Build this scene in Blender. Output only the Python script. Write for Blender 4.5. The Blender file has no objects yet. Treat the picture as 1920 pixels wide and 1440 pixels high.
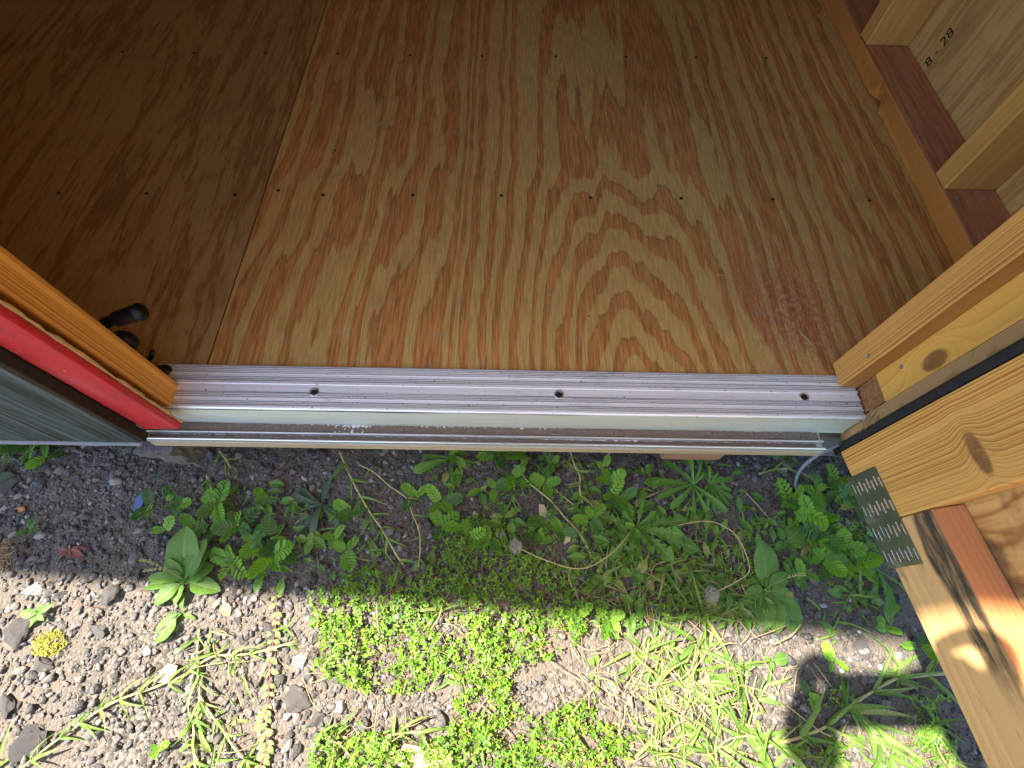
import bpy, bmesh, math, random
import numpy as np
from mathutils import Vector, Matrix, noise as mnoise
R_ = random.Random(7)
scn = bpy.context.scene
col = scn.collection
PI = math.pi
rad = math.radians

# ------------------------------------------------------------------ camera
F = 930.0                                             # focal length in pixels of a 1920 px wide frame
def _n(v):
    v = np.array(v, float); return v / np.linalg.norm(v)
_dn = _n([942 - 960, -(1193 - 720), -F])
_dp = _n([981 - 960, 1818, -F])
_up = -_dn
_dp = _n(_dp - _up * _dp.dot(_up))
RM = np.array([np.cross(_dp, _up), _dp, _up])         # camera -> world
CP = np.array([0.0, -0.3296, 0.607])
cam_d = bpy.data.cameras.new('camera'); cam = bpy.data.objects.new('camera', cam_d); col.objects.link(cam)
cam_d.sensor_width = 36.0; cam_d.lens = F / 1920 * 36; cam_d.clip_start = 0.01; cam_d.clip_end = 400
M4 = Matrix.Identity(4)
for i in range(3):
    for j in range(3): M4[i][j] = RM[i][j]
    M4[i][3] = CP[i]
cam.matrix_world = M4
scn.camera = cam

# ------------------------------------------------------------------ light, sky, exposure
LDIR = Vector((0.65, -0.11, -1.0)).normalized()       # the way the sunlight travels
sun_d = bpy.data.lights.new('sun', 'SUN'); sun = bpy.data.objects.new('sun', sun_d); col.objects.link(sun)
sun_d.energy = 5.0; sun_d.angle = rad(0.8); sun_d.color = (1.0, 0.925, 0.80)
sun.rotation_mode = 'QUATERNION'; sun.rotation_quaternion = LDIR.to_track_quat('-Z', 'Y')
sun.location = (-3, 0.5, 5)
world = bpy.data.worlds.new('World'); scn.world = world; world.use_nodes = True
wn = world.node_tree.nodes; wl = world.node_tree.links
sky = wn.new('ShaderNodeTexSky'); sky.sky_type = 'NISHITA'; sky.sun_disc = False
sky.sun_elevation = math.asin(-LDIR.z); sky.sun_rotation = math.atan2(-LDIR.x, -LDIR.y)
wl.new(sky.outputs[0], wn['Background'].inputs[0]); wn['Background'].inputs[1].default_value = 0.122
vs = scn.view_settings
scn.display_settings.display_device = 'sRGB'
vs.view_transform = 'Standard'; vs.look = 'None'; vs.gamma = 1.0; vs.use_curve_mapping = False
vs.exposure = 2.2
scn.cycles.max_bounces = 10; scn.cycles.diffuse_bounces = 6

# ------------------------------------------------------------------ pixel -> world helpers (placing only)
def ray(px, py): return RM @ np.array([px - 960, -(py - 720), -F])
def on_z(px, py, z=0.0):
    r = ray(px, py); return Vector(CP + (z - CP[2]) / r[2] * r)
def on_y(px, py, y):
    r = ray(px, py); return Vector(CP + (y - CP[1]) / r[1] * r)
def on_x(px, py, x):
    r = ray(px, py); return Vector(CP + (x - CP[0]) / r[0] * r)
def gh(x, y):
    """height of the ground"""
    return (-0.2 + 0.012 * mnoise.noise((x * 2.3, y * 2.3, 1.7)) + 0.005 * mnoise.noise((x * 9, y * 9, 4.1))
            + 0.0022 * mnoise.noise((x * 30, y * 30, 8.3)))
def gp(px, py, dz=0.0):
    p = on_z(px, py, -0.2)
    for _ in range(3): p = on_z(px, py, gh(p.x, p.y))
    p.z += dz
    return p

# ------------------------------------------------------------------ node helper
class NT:
    def __init__(s, name):
        s.m = bpy.data.materials.new(name); s.m.use_nodes = True
        s.t = s.m.node_tree; s.t.nodes.clear()
        s.out = s.t.nodes.new('ShaderNodeOutputMaterial')
        s._oc = None
    def put(s, sock, v):
        if isinstance(v, bpy.types.NodeSocket): s.t.links.new(v, sock)
        elif v is not None:
            try: sock.default_value = v
            except Exception: sock.default_value = tuple(v) + (1.0,)
    def node(s, typ, **kw):
        n = s.t.nodes.new(typ)
        for k, v in kw.items(): setattr(n, k, v)
        return n
    def oc(s):
        if s._oc is None: s._oc = s.node('ShaderNodeTexCoord').outputs['Object']
        return s._oc
    def uv(s): return s.node('ShaderNodeTexCoord').outputs['UV']
    def m_(s, op, a, b=None, c=None, clamp=False):
        n = s.node('ShaderNodeMath', operation=op, use_clamp=clamp)
        for i, v in enumerate((a, b, c)):
            if v is not None: s.put(n.inputs[i], v)
        return n.outputs[0]
    def add(s, a, b): return s.m_('ADD', a, b)
    def sub(s, a, b): return s.m_('SUBTRACT', a, b)
    def mul(s, a, b): return s.m_('MULTIPLY', a, b)
    def sc(s, v, k):
        n = s.node('ShaderNodeVectorMath', operation='MULTIPLY'); s.put(n.inputs[0], v); n.inputs[1].default_value = k; return n.outputs[0]
    def off(s, v, k):
        n = s.node('ShaderNodeVectorMath', operation='ADD'); s.put(n.inputs[0], v); s.put(n.inputs[1], k); return n.outputs[0]
    def sep(s, v):
        n = s.node('ShaderNodeSeparateXYZ'); s.put(n.inputs[0], v); return n.outputs
    def comb(s, x, y, z):
        n = s.node('ShaderNodeCombineXYZ')
        for i, v in enumerate((x, y, z)): s.put(n.inputs[i], v)
        return n.outputs[0]
    def noise(s, v, scale=1.0, detail=3.0, rough=0.5, dist=0.0):
        n = s.node('ShaderNodeTexNoise'); s.put(n.inputs['Vector'], v)
        n.inputs['Scale'].default_value = scale; n.inputs['Detail'].default_value = detail
        n.inputs['Roughness'].default_value = rough; n.inputs['Distortion'].default_value = dist
        return n.outputs['Fac']
    def cn(s, v, scale=1.0, detail=3.0, rough=0.5):     # noise centred on zero, about -0.5..0.5
        return s.sub(s.noise(v, scale, detail, rough), 0.5)
    def voro(s, v, scale=1.0, feature='F1', out='Distance'):
        n = s.node('ShaderNodeTexVoronoi', feature=feature); s.put(n.inputs['Vector'], v); n.inputs['Scale'].default_value = scale
        return n.outputs[out]
    def ss(s, x, a, b):
        n = s.node('ShaderNodeMapRange', interpolation_type='SMOOTHSTEP'); s.put(n.inputs['Value'], x)
        s.put(n.inputs['From Min'], a); s.put(n.inputs['From Max'], b); return n.outputs[0]
    def ramp(s, f, stops):
        n = s.node('ShaderNodeValToRGB'); s.put(n.inputs[0], f); e = n.color_ramp.elements
        while len(e) < len(stops): e.new(0.5)
        for el, (p, c) in zip(e, stops): el.position = p; el.color = tuple(c) + (1.0,)
        return n.outputs[0]
    def mix(s, f, a, b, mode='MIX'):
        n = s.node('ShaderNodeMix', data_type='RGBA', blend_type=mode); n.clamp_factor = True
        s.put(n.inputs[0], f); s.put(n.inputs[6], a); s.put(n.inputs[7], b); return n.outputs[2]
    def bump(s, h, strength=0.5, dist=0.001):
        n = s.node('ShaderNodeBump'); n.inputs['Strength'].default_value = strength; n.inputs['Distance'].default_value = dist
        s.put(n.inputs['Height'], h); return n.outputs[0]
    def bsdf(s, color, rough=0.6, metal=0.0, normal=None, spec=0.5, **kw):
        n = s.node('ShaderNodeBsdfPrincipled')
        s.put(n.inputs['Base Color'], color); s.put(n.inputs['Roughness'], rough); s.put(n.inputs['Metallic'], metal)
        s.put(n.inputs['Specular IOR Level'], spec)
        if normal is not None: s.put(n.inputs['Normal'], normal)
        for k, v in kw.items(): s.put(n.inputs[k.replace('_', ' ')], v)
        return n.outputs[0]
    def end(s, sh):
        s.t.links.new(sh, s.out.inputs['Surface']); return s.m

# ------------------------------------------------------------------ materials
KN = on_x(1752, 676, 0.4822)      # the big knot in the right jamb stud
def lumber_mat(name, light, dark, pith=(0.03, 0.16), freq=260, sharp=2.2, amount=0.8, tint=None, knots=(), rough=0.6,
               wob=0.012, extra=None, wear=0.25, bump=0.25):
    """solid wood: growth rings round a pith line, grain along local z"""
    s = NT(name); v = s.oc(); x, y, z = s.sep(v)
    w1 = s.cn(s.sc(v, (5, 5, 1.1)), 1.0, 2)
    w2 = s.cn(s.sc(v, (40, 40, 6)), 1.0, 2)
    dx = s.sub(x, pith[0]); dy = s.sub(y, pith[1])
    r = s.m_('SQRT', s.add(s.mul(dx, dx), s.mul(dy, dy)))
    r = s.add(r, s.mul(w1, wob)); r = s.add(r, s.mul(w2, 0.0016))
    kmask = None
    for (ax, c, kz, sc_, sz, amp) in knots:          # ax: 'x' or 'y' = the face coordinate across the grain
        u = s.sub(x if ax == 'x' else y, c); wz = s.sub(z, kz)
        d2 = s.add(s.m_('POWER', s.m_('DIVIDE', s.m_('ABSOLUTE', u), sc_), 2.0), s.m_('POWER', s.m_('DIVIDE', s.m_('ABSOLUTE', wz), sz), 2.0))
        g = s.m_('EXPONENT', s.mul(d2, -0.6))
        r = s.add(r, s.mul(g, amp))
        k = s.ss(s.add(d2, s.mul(s.cn(s.sc(v, (60, 60, 60)), 1, 3), 0.5)), 0.95, 0.35)
        kmask = k if kmask is None else s.m_('MAXIMUM', kmask, k)
    ph = s.mul(r, freq)
    # ring widths differ from year to year
    fr = s.m_('FRACT', s.add(ph, s.mul(s.cn(s.comb(s.mul(r, 115.0), 0.3, 0.7), 1.0, 2), 3.6)))
    p = s.mul(s.m_('POWER', fr, sharp), s.ss(fr, 1.0, 0.93))
    p = s.mul(p, s.add(0.50, s.mul(s.ss(s.noise(s.comb(s.mul(r, 42.0), s.mul(z, 0.8), 2.0), 1.0, 2), 0.30, 0.65), 0.6)))
    fib = s.noise(s.sc(v, (900, 900, 14)), 1.0, 2)
    p2 = s.m_('ADD', s.mul(p, amount), s.mul(s.sub(fib, 0.5), 0.55), clamp=True)
    c = s.mix(p2, light, dark)
    big = s.noise(s.sc(v, (9, 9, 2.2)), 1.0, 3)
    lum = s.add(0.72, s.mul(big, 0.55))
    c = s.mix(1.0, c, s.comb(lum, lum, lum), 'MULTIPLY')
    if tint is not None: c = s.mix(s.ss(s.noise(s.sc(v, (22, 22, 3)), 1, 3), 0.5, 0.72), c, tint)
    # grime and small specks
    sp = s.ss(s.noise(s.sc(v, (120, 120, 40)), 1, 2), 0.70, 0.76)
    c = s.mix(s.mul(sp, wear), c, (0.09, 0.05, 0.02))
    if kmask is not None:
        kc = s.mix(s.noise(s.sc(v, (120, 120, 120)), 1, 3), (0.06, 0.022, 0.007), (0.30, 0.14, 0.05))
        c = s.mix(s.mul(kmask, 0.85), c, kc)
    if extra: c = extra(s, c, v, x, y, z)
    h = s.add(s.mul(p, 0.6), s.mul(fib, 0.5))
    return s.end(s.bsdf(c, rough, 0.0, s.bump(h, bump, 0.0008), spec=0.3))

def stain_rail(s, c, v, x, y, z):
    # rail of the open door: grain (local z) runs along the door, local x = height from the middle, local y = depth
    edge = s.add(0.012, s.mul(s.cn(s.sc(v, (30, 30, 12)), 1, 4), 0.03))
    band = s.mul(s.ss(s.sub(x, edge), 0.0, 0.006), s.ss(s.add(z, s.mul(s.cn(s.sc(v, (60, 20, 60)), 1, 3), 0.05)), -0.15, -0.23))
    front = s.ss(y, -0.0175, -0.0185)
    grime = s.add(0.25, s.mul(s.ss(s.noise(s.sc(v, (120, 60, 16)), 1, 4, 0.65), 0.3, 0.6), 0.72))
    c = s.mix(s.mul(s.mul(band, front), grime), c, (0.035, 0.03, 0.026))
    foot = s.mul(s.ss(s.add(z, s.mul(s.cn(s.sc(v, (60, 20, 60)), 1, 3), 0.06)), -0.285, -0.33), s.ss(s.add(x, s.mul(s.cn(s.sc(v, (50, 20, 50)), 1, 3), 0.03)), -0.012, -0.034))
    c = s.mix(s.mul(foot, 0.75), c, (0.05, 0.04, 0.03))
    low = s.mul(s.ss(s.noise(s.sc(v, (40, 10, 14)), 1, 4), 0.6, 0.72), 0.5)
    c = s.mix(s.mul(low, front), c, (0.12, 0.09, 0.06))
    top = s.ss(x, 0.040, 0.0438)
    red = s.mix(s.noise(s.sc(v, (50, 300, 4)), 1, 3), (0.58, 0.28, 0.115), (0.38, 0.14, 0.05))
    return s.mix(top, c, red)

MAT = {}
MAT['jamb_orange'] = lumber_mat('orange_stained_wood', (0.72, 0.36, 0.075), (0.27, 0.085, 0.010), pith=(0.02, 0.22), freq=270, amount=0.95, sharp=1.5)
MAT['stop_pine'] = lumber_mat('pine_stop', (0.70, 0.37, 0.10), (0.25, 0.075, 0.012), pith=(0.0, -0.25), freq=300, amount=1.0, sharp=1.6)
MAT['stud_knot'] = lumber_mat('knotty_pine', (0.74, 0.42, 0.095), (0.46, 0.18, 0.03), pith=(0.13, 0.02), freq=110, amount=0.7, sharp=2,
                              knots=[('y', KN.y + 0.02125, KN.z - 0.796, 0.0125, 0.022, 0.03)], wob=0.02)
MAT['door_stile'] = lumber_mat('fir_stile', (0.68, 0.38, 0.105), (0.27, 0.09, 0.016), pith=(-0.22, 0.05), freq=290, amount=0.9, sharp=1.4,
                               knots=[('x', 0.013, -0.553, 0.026, 0.0095, 0.010)], wob=0.022)
MAT['door_rail'] = lumber_mat('pale_rail', (0.68, 0.42, 0.18), (0.42, 0.20, 0.06), pith=(0.01, 0.13), freq=190, amount=0.8, extra=stain_rail, wob=0.03)
MAT['plate_wood'] = lumber_mat('bottom_plate_wood', (0.46, 0.20, 0.055), (0.24, 0.085, 0.022), pith=(0.0, 0.05), freq=130, amount=0.6, wob=0.03,
                               tint=(0.36, 0.16, 0.05))
def plate_extra(s, c, v, x, y, z):
    top = s.ss(x, 0.0172, 0.0187)
    rd = s.mix(s.ss(s.noise(s.sc(v, (40, 110, 6)), 1, 4, 0.65), 0.3, 0.7), (0.52, 0.235, 0.125), (0.25, 0.09, 0.05))
    return s.mix(s.mul(top, 0.85), c, rd)
MAT['plate_wood'] = lumber_mat('bottom_plate_wood', (0.64, 0.28, 0.065), (0.36, 0.125, 0.025), pith=(0.0, 0.05), freq=130, amount=0.55, wob=0.03, extra=plate_extra)
MAT['stud_pine'] = lumber_mat('stud_pine', (0.66, 0.38, 0.11), (0.44, 0.21, 0.05), pith=(0.03, 0.07), freq=110, amount=0.6, wob=0.025)
MAT['skid_end'] = lumber_mat('skid_wood', (0.30, 0.17, 0.11), (0.17, 0.065, 0.045), pith=(0.01, 0.03), freq=230, amount=0.7)
MAT['sill_wood'] = lumber_mat('sill_wood', (0.42, 0.33, 0.21), (0.26, 0.19, 0.11), pith=(0.03, 0.05), freq=150, amount=0.5)
MAT['ply_edge'] = lumber_mat('weathered_ply_edge', (0.42, 0.27, 0.12), (0.15, 0.085, 0.04), pith=(0.3, 0.0), freq=420, amount=0.8, sharp=1.2, wear=0.6)
MAT['grey_wood'] = lumber_mat('grey_weathered_wood', (0.14, 0.135, 0.135), (0.05, 0.045, 0.045), pith=(0.05, 0.05), freq=200, amount=0.8, wear=0.6)

def siding_mat():
    s = NT('weathered_grey_siding'); v = s.oc()
    f1 = s.noise(s.sc(v, (230, 230, 9)), 1, 5, 0.7); f2 = s.noise(s.sc(v, (30, 30, 2)), 1, 3)
    c = s.ramp(s.add(s.mul(f1, 0.65), s.mul(f2, 0.35)), [(0.32, (0.010, 0.013, 0.012)), (0.5, (0.046, 0.054, 0.05)), (0.68, (0.14, 0.155, 0.148))])
    return s.end(s.bsdf(c, 0.8, 0, s.bump(f1, 1.0, 0.003), spec=0.15))
MAT['siding'] = siding_mat()

def plywood_floor_mat():
    s = NT('fir_plywood_floor'); v = s.oc(); x, y, z = s.sep(v)     # object origin = world origin
    dx = s.sub(x, s.add(0.185, s.mul(s.cn(s.sc(v, (0.01, 3.2, 1)), 1, 1), 0.05)))
    k = s.add(44.0, s.mul(s.ss(dx, -0.02, 0.05), -13.0))
    A = s.mul(k, s.sub(s.m_('SQRT', s.add(s.mul(dx, dx), 0.0013)), 0.036))
    A = s.sub(A, s.mul(s.m_('MAXIMUM', s.sub(-0.10, x), 0.0), 23.0))
    g = s.m_('EXPONENT', s.mul(s.mul(dx, dx), -60.0))
    yy = s.mul(s.m_('MINIMUM', y, s.add(0.36, s.mul(y, 0.12))), s.add(1.6, s.mul(g, 11.0)))
    Fv = s.add(A, yy)
    Fv = s.add(Fv, s.mul(s.cn(s.sc(v, (2.6, 0.5, 1)), 1, 1), 2.4))
    Fv = s.add(Fv, s.mul(s.cn(s.off(s.sc(v, (11, 1.0, 1)), (3.1, 7.7, 0)), 1, 2), 1.2))
    Fv = s.add(Fv, s.mul(s.cn(s.off(s.sc(v, (24, 0.55, 1)), (9.3, 2.2, 0)), 1, 1), 1.9))
    Fv = s.add(Fv, s.mul(s.cn(s.sc(v, (42, 4.5, 1)), 1, 3, 0.6), 0.5))
    Fv = s.add(Fv, s.mul(s.cn(s.sc(v, (220, 30, 1)), 1, 2), 0.2))
    fr = s.m_('FRACT', Fv)
    duty = s.add(0.48, s.mul(s.cn(s.sc(v, (13, 0.8, 1)), 1, 2), 1.0))
    band = s.mul(s.ss(fr, 0.0, 0.05), s.ss(s.sub(fr, duty), 0.06, -0.02))
    rim = s.mul(s.ss(s.m_('ABSOLUTE', s.sub(s.sub(fr, duty), 0.0)), 0.05, 0.0), 1.0)
    fib = s.noise(s.sc(v, (420, 22, 1)), 1, 3, 0.6)
    fib2 = s.noise(s.sc(v, (140, 9, 1)), 1, 2)
    orange = s.mix(s.ss(s.add(s.mul(fib, 0.6), s.mul(fib2, 0.4)), 0.36, 0.62), (0.31, 0.115, 0.028), (0.60, 0.275, 0.075))
    tan = s.mix(s.ss(fib, 0.35, 0.65), (0.46, 0.275, 0.078), (0.62, 0.395, 0.125))
    c = s.mix(s.mul(band, s.add(0.72, s.mul(fib2, 0.45))), tan, orange)
    c = s.mix(s.mul(rim, 0.45), c, (0.20, 0.085, 0.028))
    # reddish chalk dust near the right of the doorway
    rx = s.sub(x, 0.43); ry = s.sub(y, 0.11)
    rm = s.m_('EXPONENT', s.mul(s.add(s.mul(s.mul(rx, rx), 180.0), s.mul(s.mul(ry, ry), 90.0)), -1.0))
    rs = s.mul(rm, s.ss(s.noise(s.sc(v, (260, 120, 1)), 1, 3, 0.7), 0.35, 0.62))
    c = s.mix(s.mul(rs, 0.8), c, (0.30, 0.055, 0.055))
    big = s.noise(s.sc(v, (3.5, 2.0, 1)), 1, 3); lum = s.add(0.74, s.mul(big, 0.5))
    c = s.mix(1.0, c, s.comb(lum, lum, lum), 'MULTIPLY')
    # tiny pitch pockets, pin holes and scuffs
    vd = s.voro(s.sc(v, (16, 12, 1)), 1.0)
    c = s.mix(s.mul(s.ss(vd, 0.035, 0.018), s.ss(s.noise(s.sc(v, (9, 9, 1)), 1, 1), 0.45, 0.6)), c, (0.05, 0.025, 0.01))
    smud = s.mul(s.ss(s.noise(s.sc(v, (14, 9, 1)), 1, 4, 0.65), 0.60, 0.75), 0.35)
    c = s.mix(smud, c, (0.16, 0.10, 0.06))
    flk = s.mul(s.ss(s.noise(s.sc(v, (620, 16, 1)), 1, 2, 0.5), 0.58, 0.70), s.add(0.25, s.mul(band, 0.5)))
    c = s.mix(s.mul(flk, 0.65), c, (0.17, 0.055, 0.014))
    tread = s.m_('EXPONENT', s.mul(y, -3.2))
    scuff = s.mul(s.ss(s.noise(s.sc(v, (22, 30, 1)), 1, 5, 0.7), 0.54, 0.70), s.mul(tread, 0.5))
    c = s.mix(scuff, c, (0.34, 0.25, 0.16))
    h = s.add(s.mul(fib, 0.7), s.mul(band, -0.25))
    return s.end(s.bsdf(c, s.add(0.5, s.mul(band, 0.1)), 0, s.bump(h, 0.22, 0.0007), spec=0.3))
MAT['ply_floor'] = plywood_floor_mat()

def plywood_rough_mat(name, a, b, c3, sx=(16, 3.2), axis='y', dirt=0.35):
    """mottled sheet with torn, flaky grain"""
    s = NT(name); v = s.oc(); x, y, z = s.sep(v)
    if axis == 'y': q = s.comb(x, y, 0.0)
    else: q = s.comb(y, z, 0.0)
    w = s.add(s.noise(s.sc(q, (sx[0], sx[1], 1)), 1, 5, 0.62, 0.6), s.mul(s.cn(s.sc(q, (110, 12, 1)), 1, 3, 0.6), 0.28))
    bnd = s.m_('PINGPONG', s.mul(w, 5.2), 0.5)
    cc = s.ramp(s.mul(bnd, 2.0), [(0.12, a), (0.45, b), (0.8, c3)])
    fib = s.noise(s.sc(q, (400, 26, 1)), 1, 3, 0.6)
    cc = s.mix(s.ss(fib, 0.56, 0.75), cc, tuple(k * 0.72 for k in a))
    sm = s.mul(s.ss(s.noise(s.sc(q, (8, 6, 1)), 1, 4, 0.6), 0.52, 0.72), dirt)
    cc = s.mix(sm, cc, tuple(k * 0.35 for k in a))
    return s.end(s.bsdf(cc, 0.62, 0, s.bump(s.add(fib, s.mul(bnd, 0.6)), 0.35, 0.0009), spec=0.25))
MAT['ply_left'] = plywood_rough_mat('mottled_plywood', (0.27, 0.135, 0.042), (0.37, 0.215, 0.07), (0.42, 0.26, 0.09), sx=(10, 1.4), dirt=0.25)
MAT['ply_wall'] = plywood_rough_mat('wall_plywood', (0.50, 0.29, 0.10), (0.61, 0.37, 0.135), (0.68, 0.43, 0.16), sx=(16, 1.2), axis='z', dirt=0.3)

def door_ply_mat():
    s = NT('door_plywood'); v = s.oc(); x, y, z = s.sep(v)      # x along the door, z up
    q = s.comb(x, z, 0.0)
    n1 = s.noise(s.sc(q, (10, 3.2, 1)), 1, 4, 0.6, 0.8)
    b = s.m_('PINGPONG', s.mul(n1, 6.5), 0.5)
    c = s.ramp(s.mul(b, 2.0), [(0.1, (0.34, 0.165, 0.05)), (0.45, (0.50, 0.28, 0.09)), (0.85, (0.58, 0.35, 0.13))])
    fib = s.noise(s.sc(q, (300, 20, 1)), 1, 3, 0.6)
    c = s.mix(s.ss(fib, 0.58, 0.78), c, (0.26, 0.12, 0.04))
    st = s.mul(s.ss(s.add(s.noise(s.sc(q, (13, 16, 1)), 1, 4, 0.6), s.mul(s.sub(0.17, z), 1.4)), 0.56, 0.72), 0.8)
    c = s.mix(st, c, (0.10, 0.055, 0.025))
    line = s.ss(s.voro(s.sc(q, (14, 9, 1)), 1.0, 'DISTANCE_TO_EDGE'), 0.018, 0.0)
    c = s.mix(s.mul(line, 0.45), c, (0.12, 0.055, 0.02))
    return s.end(s.bsdf(c, 0.6, 0, s.bump(fib, 0.3, 0.0008), spec=0.3))
MAT['door_ply'] = door_ply_mat()

def aluminium_mat(name, base=(0.84, 0.85, 0.93), rough=0.36, dirt=0.5, tint=None, metal=0.62):
    s = NT(name); v = s.oc()
    st = s.noise(s.sc(v, (5, 900, 300)), 1, 3, 0.6); st2 = s.noise(s.sc(v, (1.6, 160, 160)), 1, 3)
    c = s.mix(s.ss(st, 0.35, 0.7), tuple(k * 0.72 for k in base), base)
    c = s.mix(s.mul(s.ss(st2, 0.5, 0.68), 0.22), c, (0.45, 0.43, 0.50))
    d = s.mul(s.ss(s.noise(s.sc(v, (170, 230, 170)), 1, 2), 0.69, 0.74), dirt)
    sm = s.mul(s.ss(s.noise(s.sc(v, (14, 60, 40)), 1, 4, 0.65), 0.56, 0.72), dirt * 0.45)
    f = s.m_('MAXIMUM', d, sm)
    c = s.mix(f, c, (0.07, 0.055, 0.045))
    if tint is not None: c = s.mix(0.6, c, tint)
    r = s.add(rough, s.add(s.mul(st, 0.16), s.mul(f, 0.4)))
    return s.end(s.bsdf(c, r, s.mul(metal, s.sub(1.0, s.mul(f, 0.9))), s.bump(st, 0.12, 0.0005), Anisotropic=0.5))
def tread_mat():
    s = NT('ribbed_aluminium'); v = s.oc(); x, y, z = s.sep(v)
    st = s.noise(s.sc(v, (4, 900, 300)), 1, 3, 0.6); lo = s.noise(s.sc(v, (2.2, 240, 1)), 1, 3, 0.6)
    c = s.mix(s.ss(st, 0.3, 0.7), (0.78, 0.78, 0.775), (0.97, 0.965, 0.95))
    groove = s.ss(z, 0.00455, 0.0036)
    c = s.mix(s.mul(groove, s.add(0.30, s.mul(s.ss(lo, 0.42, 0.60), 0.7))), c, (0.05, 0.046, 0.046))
    d = s.mul(s.ss(s.noise(s.sc(v, (170, 260, 170)), 1, 2), 0.68, 0.73), 0.8)
    sm = s.mul(s.ss(s.noise(s.sc(v, (11, 50, 40)), 1, 4, 0.65), 0.55, 0.75), 0.3)
    f = s.m_('MAXIMUM', d, sm); c = s.mix(f, c, (0.09, 0.075, 0.065))
    r = s.add(0.32, s.add(s.mul(st, 0.2), s.mul(f, 0.4)))
    return s.end(s.bsdf(c, r, s.mul(0.28, s.sub(1.0, s.m_('MAXIMUM', f, s.mul(groove, 0.8)))), s.bump(st, 0.12, 0.0005)))
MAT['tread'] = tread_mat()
MAT['alu'] = aluminium_mat('brushed_aluminium')
MAT['alu_bright'] = aluminium_mat('polished_aluminium_rib', (0.88, 0.89, 0.90), 0.2, 0.25)
MAT['alu_green'] = aluminium_mat('dusty_aluminium_riser', (0.72, 0.76, 0.66), 0.42, 0.35, tint=(0.70, 0.74, 0.63), metal=0.35)

def simple(name, c1, c2, scale=60, rough=0.7, bump=0.4, metal=0.0, spec=0.3, dist=0.001):
    s = NT(name); v = s.oc(); n = s.noise(v, scale, 4, 0.6)
    return s.end(s.bsdf(s.mix(n, c1, c2), rough, metal, s.bump(n, bump, dist), spec))
MAT['dirt'] = simple('track_dirt', (0.07, 0.054, 0.043), (0.34, 0.275, 0.22), 700, 0.95, 1.0, dist=0.0015)
MAT['black_plastic'] = simple('black_plastic', (0.004, 0.004, 0.005), (0.010, 0.010, 0.011), 300, 0.42, 0.15)
MAT['black_tar'] = simple('black_tar', (0.006, 0.006, 0.007), (0.03, 0.03, 0.032), 180, 0.75, 0.6)
MAT['brown_black'] = simple('brown_black_felt', (0.006, 0.004, 0.003), (0.035, 0.02, 0.014), 120, 0.9, 0.8)
MAT['screw_dark'] = simple('dark_screw', (0.012, 0.013, 0.016), (0.05, 0.055, 0.07), 900, 0.4, 0.3, 0.6)
MAT['nail_grey'] = simple('galvanised_nail', (0.22, 0.23, 0.25), (0.40, 0.41, 0.43), 900, 0.5, 0.3, 0.7)
MAT['steel_ring'] = simple('bright_steel_ring', (0.6, 0.6, 0.63), (0.8, 0.8, 0.82), 500, 0.3, 0.1, 1.0)
MAT['rot'] = simple('crumbly_rotten_wood', (0.13, 0.055, 0.022), (0.50, 0.25, 0.10), 260, 0.95, 1.0, dist=0.003)
MAT['tan_fray'] = simple('torn_wood_edge', (0.36, 0.21, 0.08), (0.58, 0.38, 0.17), 300, 0.9, 0.8)
MAT['ink'] = simple('black_ink', (0.012, 0.01, 0.009), (0.03, 0.025, 0.02), 500, 0.8, 0.0)
MAT['strap'] = simple('grey_plastic_strap', (0.14, 0.155, 0.165), (0.25, 0.27, 0.285), 120, 0.35, 0.2)
MAT['blue_scrap'] = simple('blue_plastic', (0.03, 0.06, 0.17), (0.07, 0.12, 0.28), 200, 0.5, 0.3)
MAT['orange_pebble'] = simple('orange_pebble', (0.38, 0.13, 0.04), (0.56, 0.23, 0.08), 200, 0.7, 0.3)
MAT['chip'] = simple('pale_wood_chip', (0.44, 0.32, 0.17), (0.62, 0.50, 0.32), 150, 0.85, 0.6)
MAT['straw'] = simple('dry_straw', (0.26, 0.18, 0.085), (0.46, 0.36, 0.20), 60, 0.8, 0.2)
MAT['twig'] = simple('brown_twig', (0.12, 0.065, 0.035), (0.26, 0.15, 0.09), 120, 0.85, 0.4)
MAT['seed'] = simple('seed_fluff', (0.30, 0.28, 0.21), (0.50, 0.47, 0.39), 300, 0.9, 0.2)
MAT['scape'] = simple('dandelion_scape', (0.42, 0.24, 0.13), (0.50, 0.42, 0.19), 14, 0.5, 0.1)
MAT['stem'] = simple('green_stem', (0.12, 0.18, 0.04), (0.28, 0.27, 0.09), 40, 0.6, 0.2)
MAT['red_stem'] = simple('reddish_stem', (0.16, 0.05, 0.04), (0.26, 0.10, 0.06), 60, 0.6, 0.2)
MAT['runner'] = simple('pale_runner', (0.34, 0.33, 0.11), (0.50, 0.42, 0.20), 30, 0.6, 0.2)
MAT['zinc_plate'] = None
def zinc():
    s = NT('galvanised_plate'); v = s.oc()
    n1 = s.noise(s.sc(v, (30, 200, 30)), 1, 4, 0.6); n2 = s.noise(v, 40, 3)
    c = s.mix(n2, (0.24, 0.26, 0.20), (0.42, 0.44, 0.38))
    c = s.mix(s.mul(s.ss(n1, 0.6, 0.72), 0.5), c, (0.55, 0.56, 0.54))
    return s.end(s.bsdf(c, s.add(0.26, s.mul(n1, 0.2)), 0.9, s.bump(n1, 0.1, 0.0005)))
MAT['zinc'] = zinc()
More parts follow.
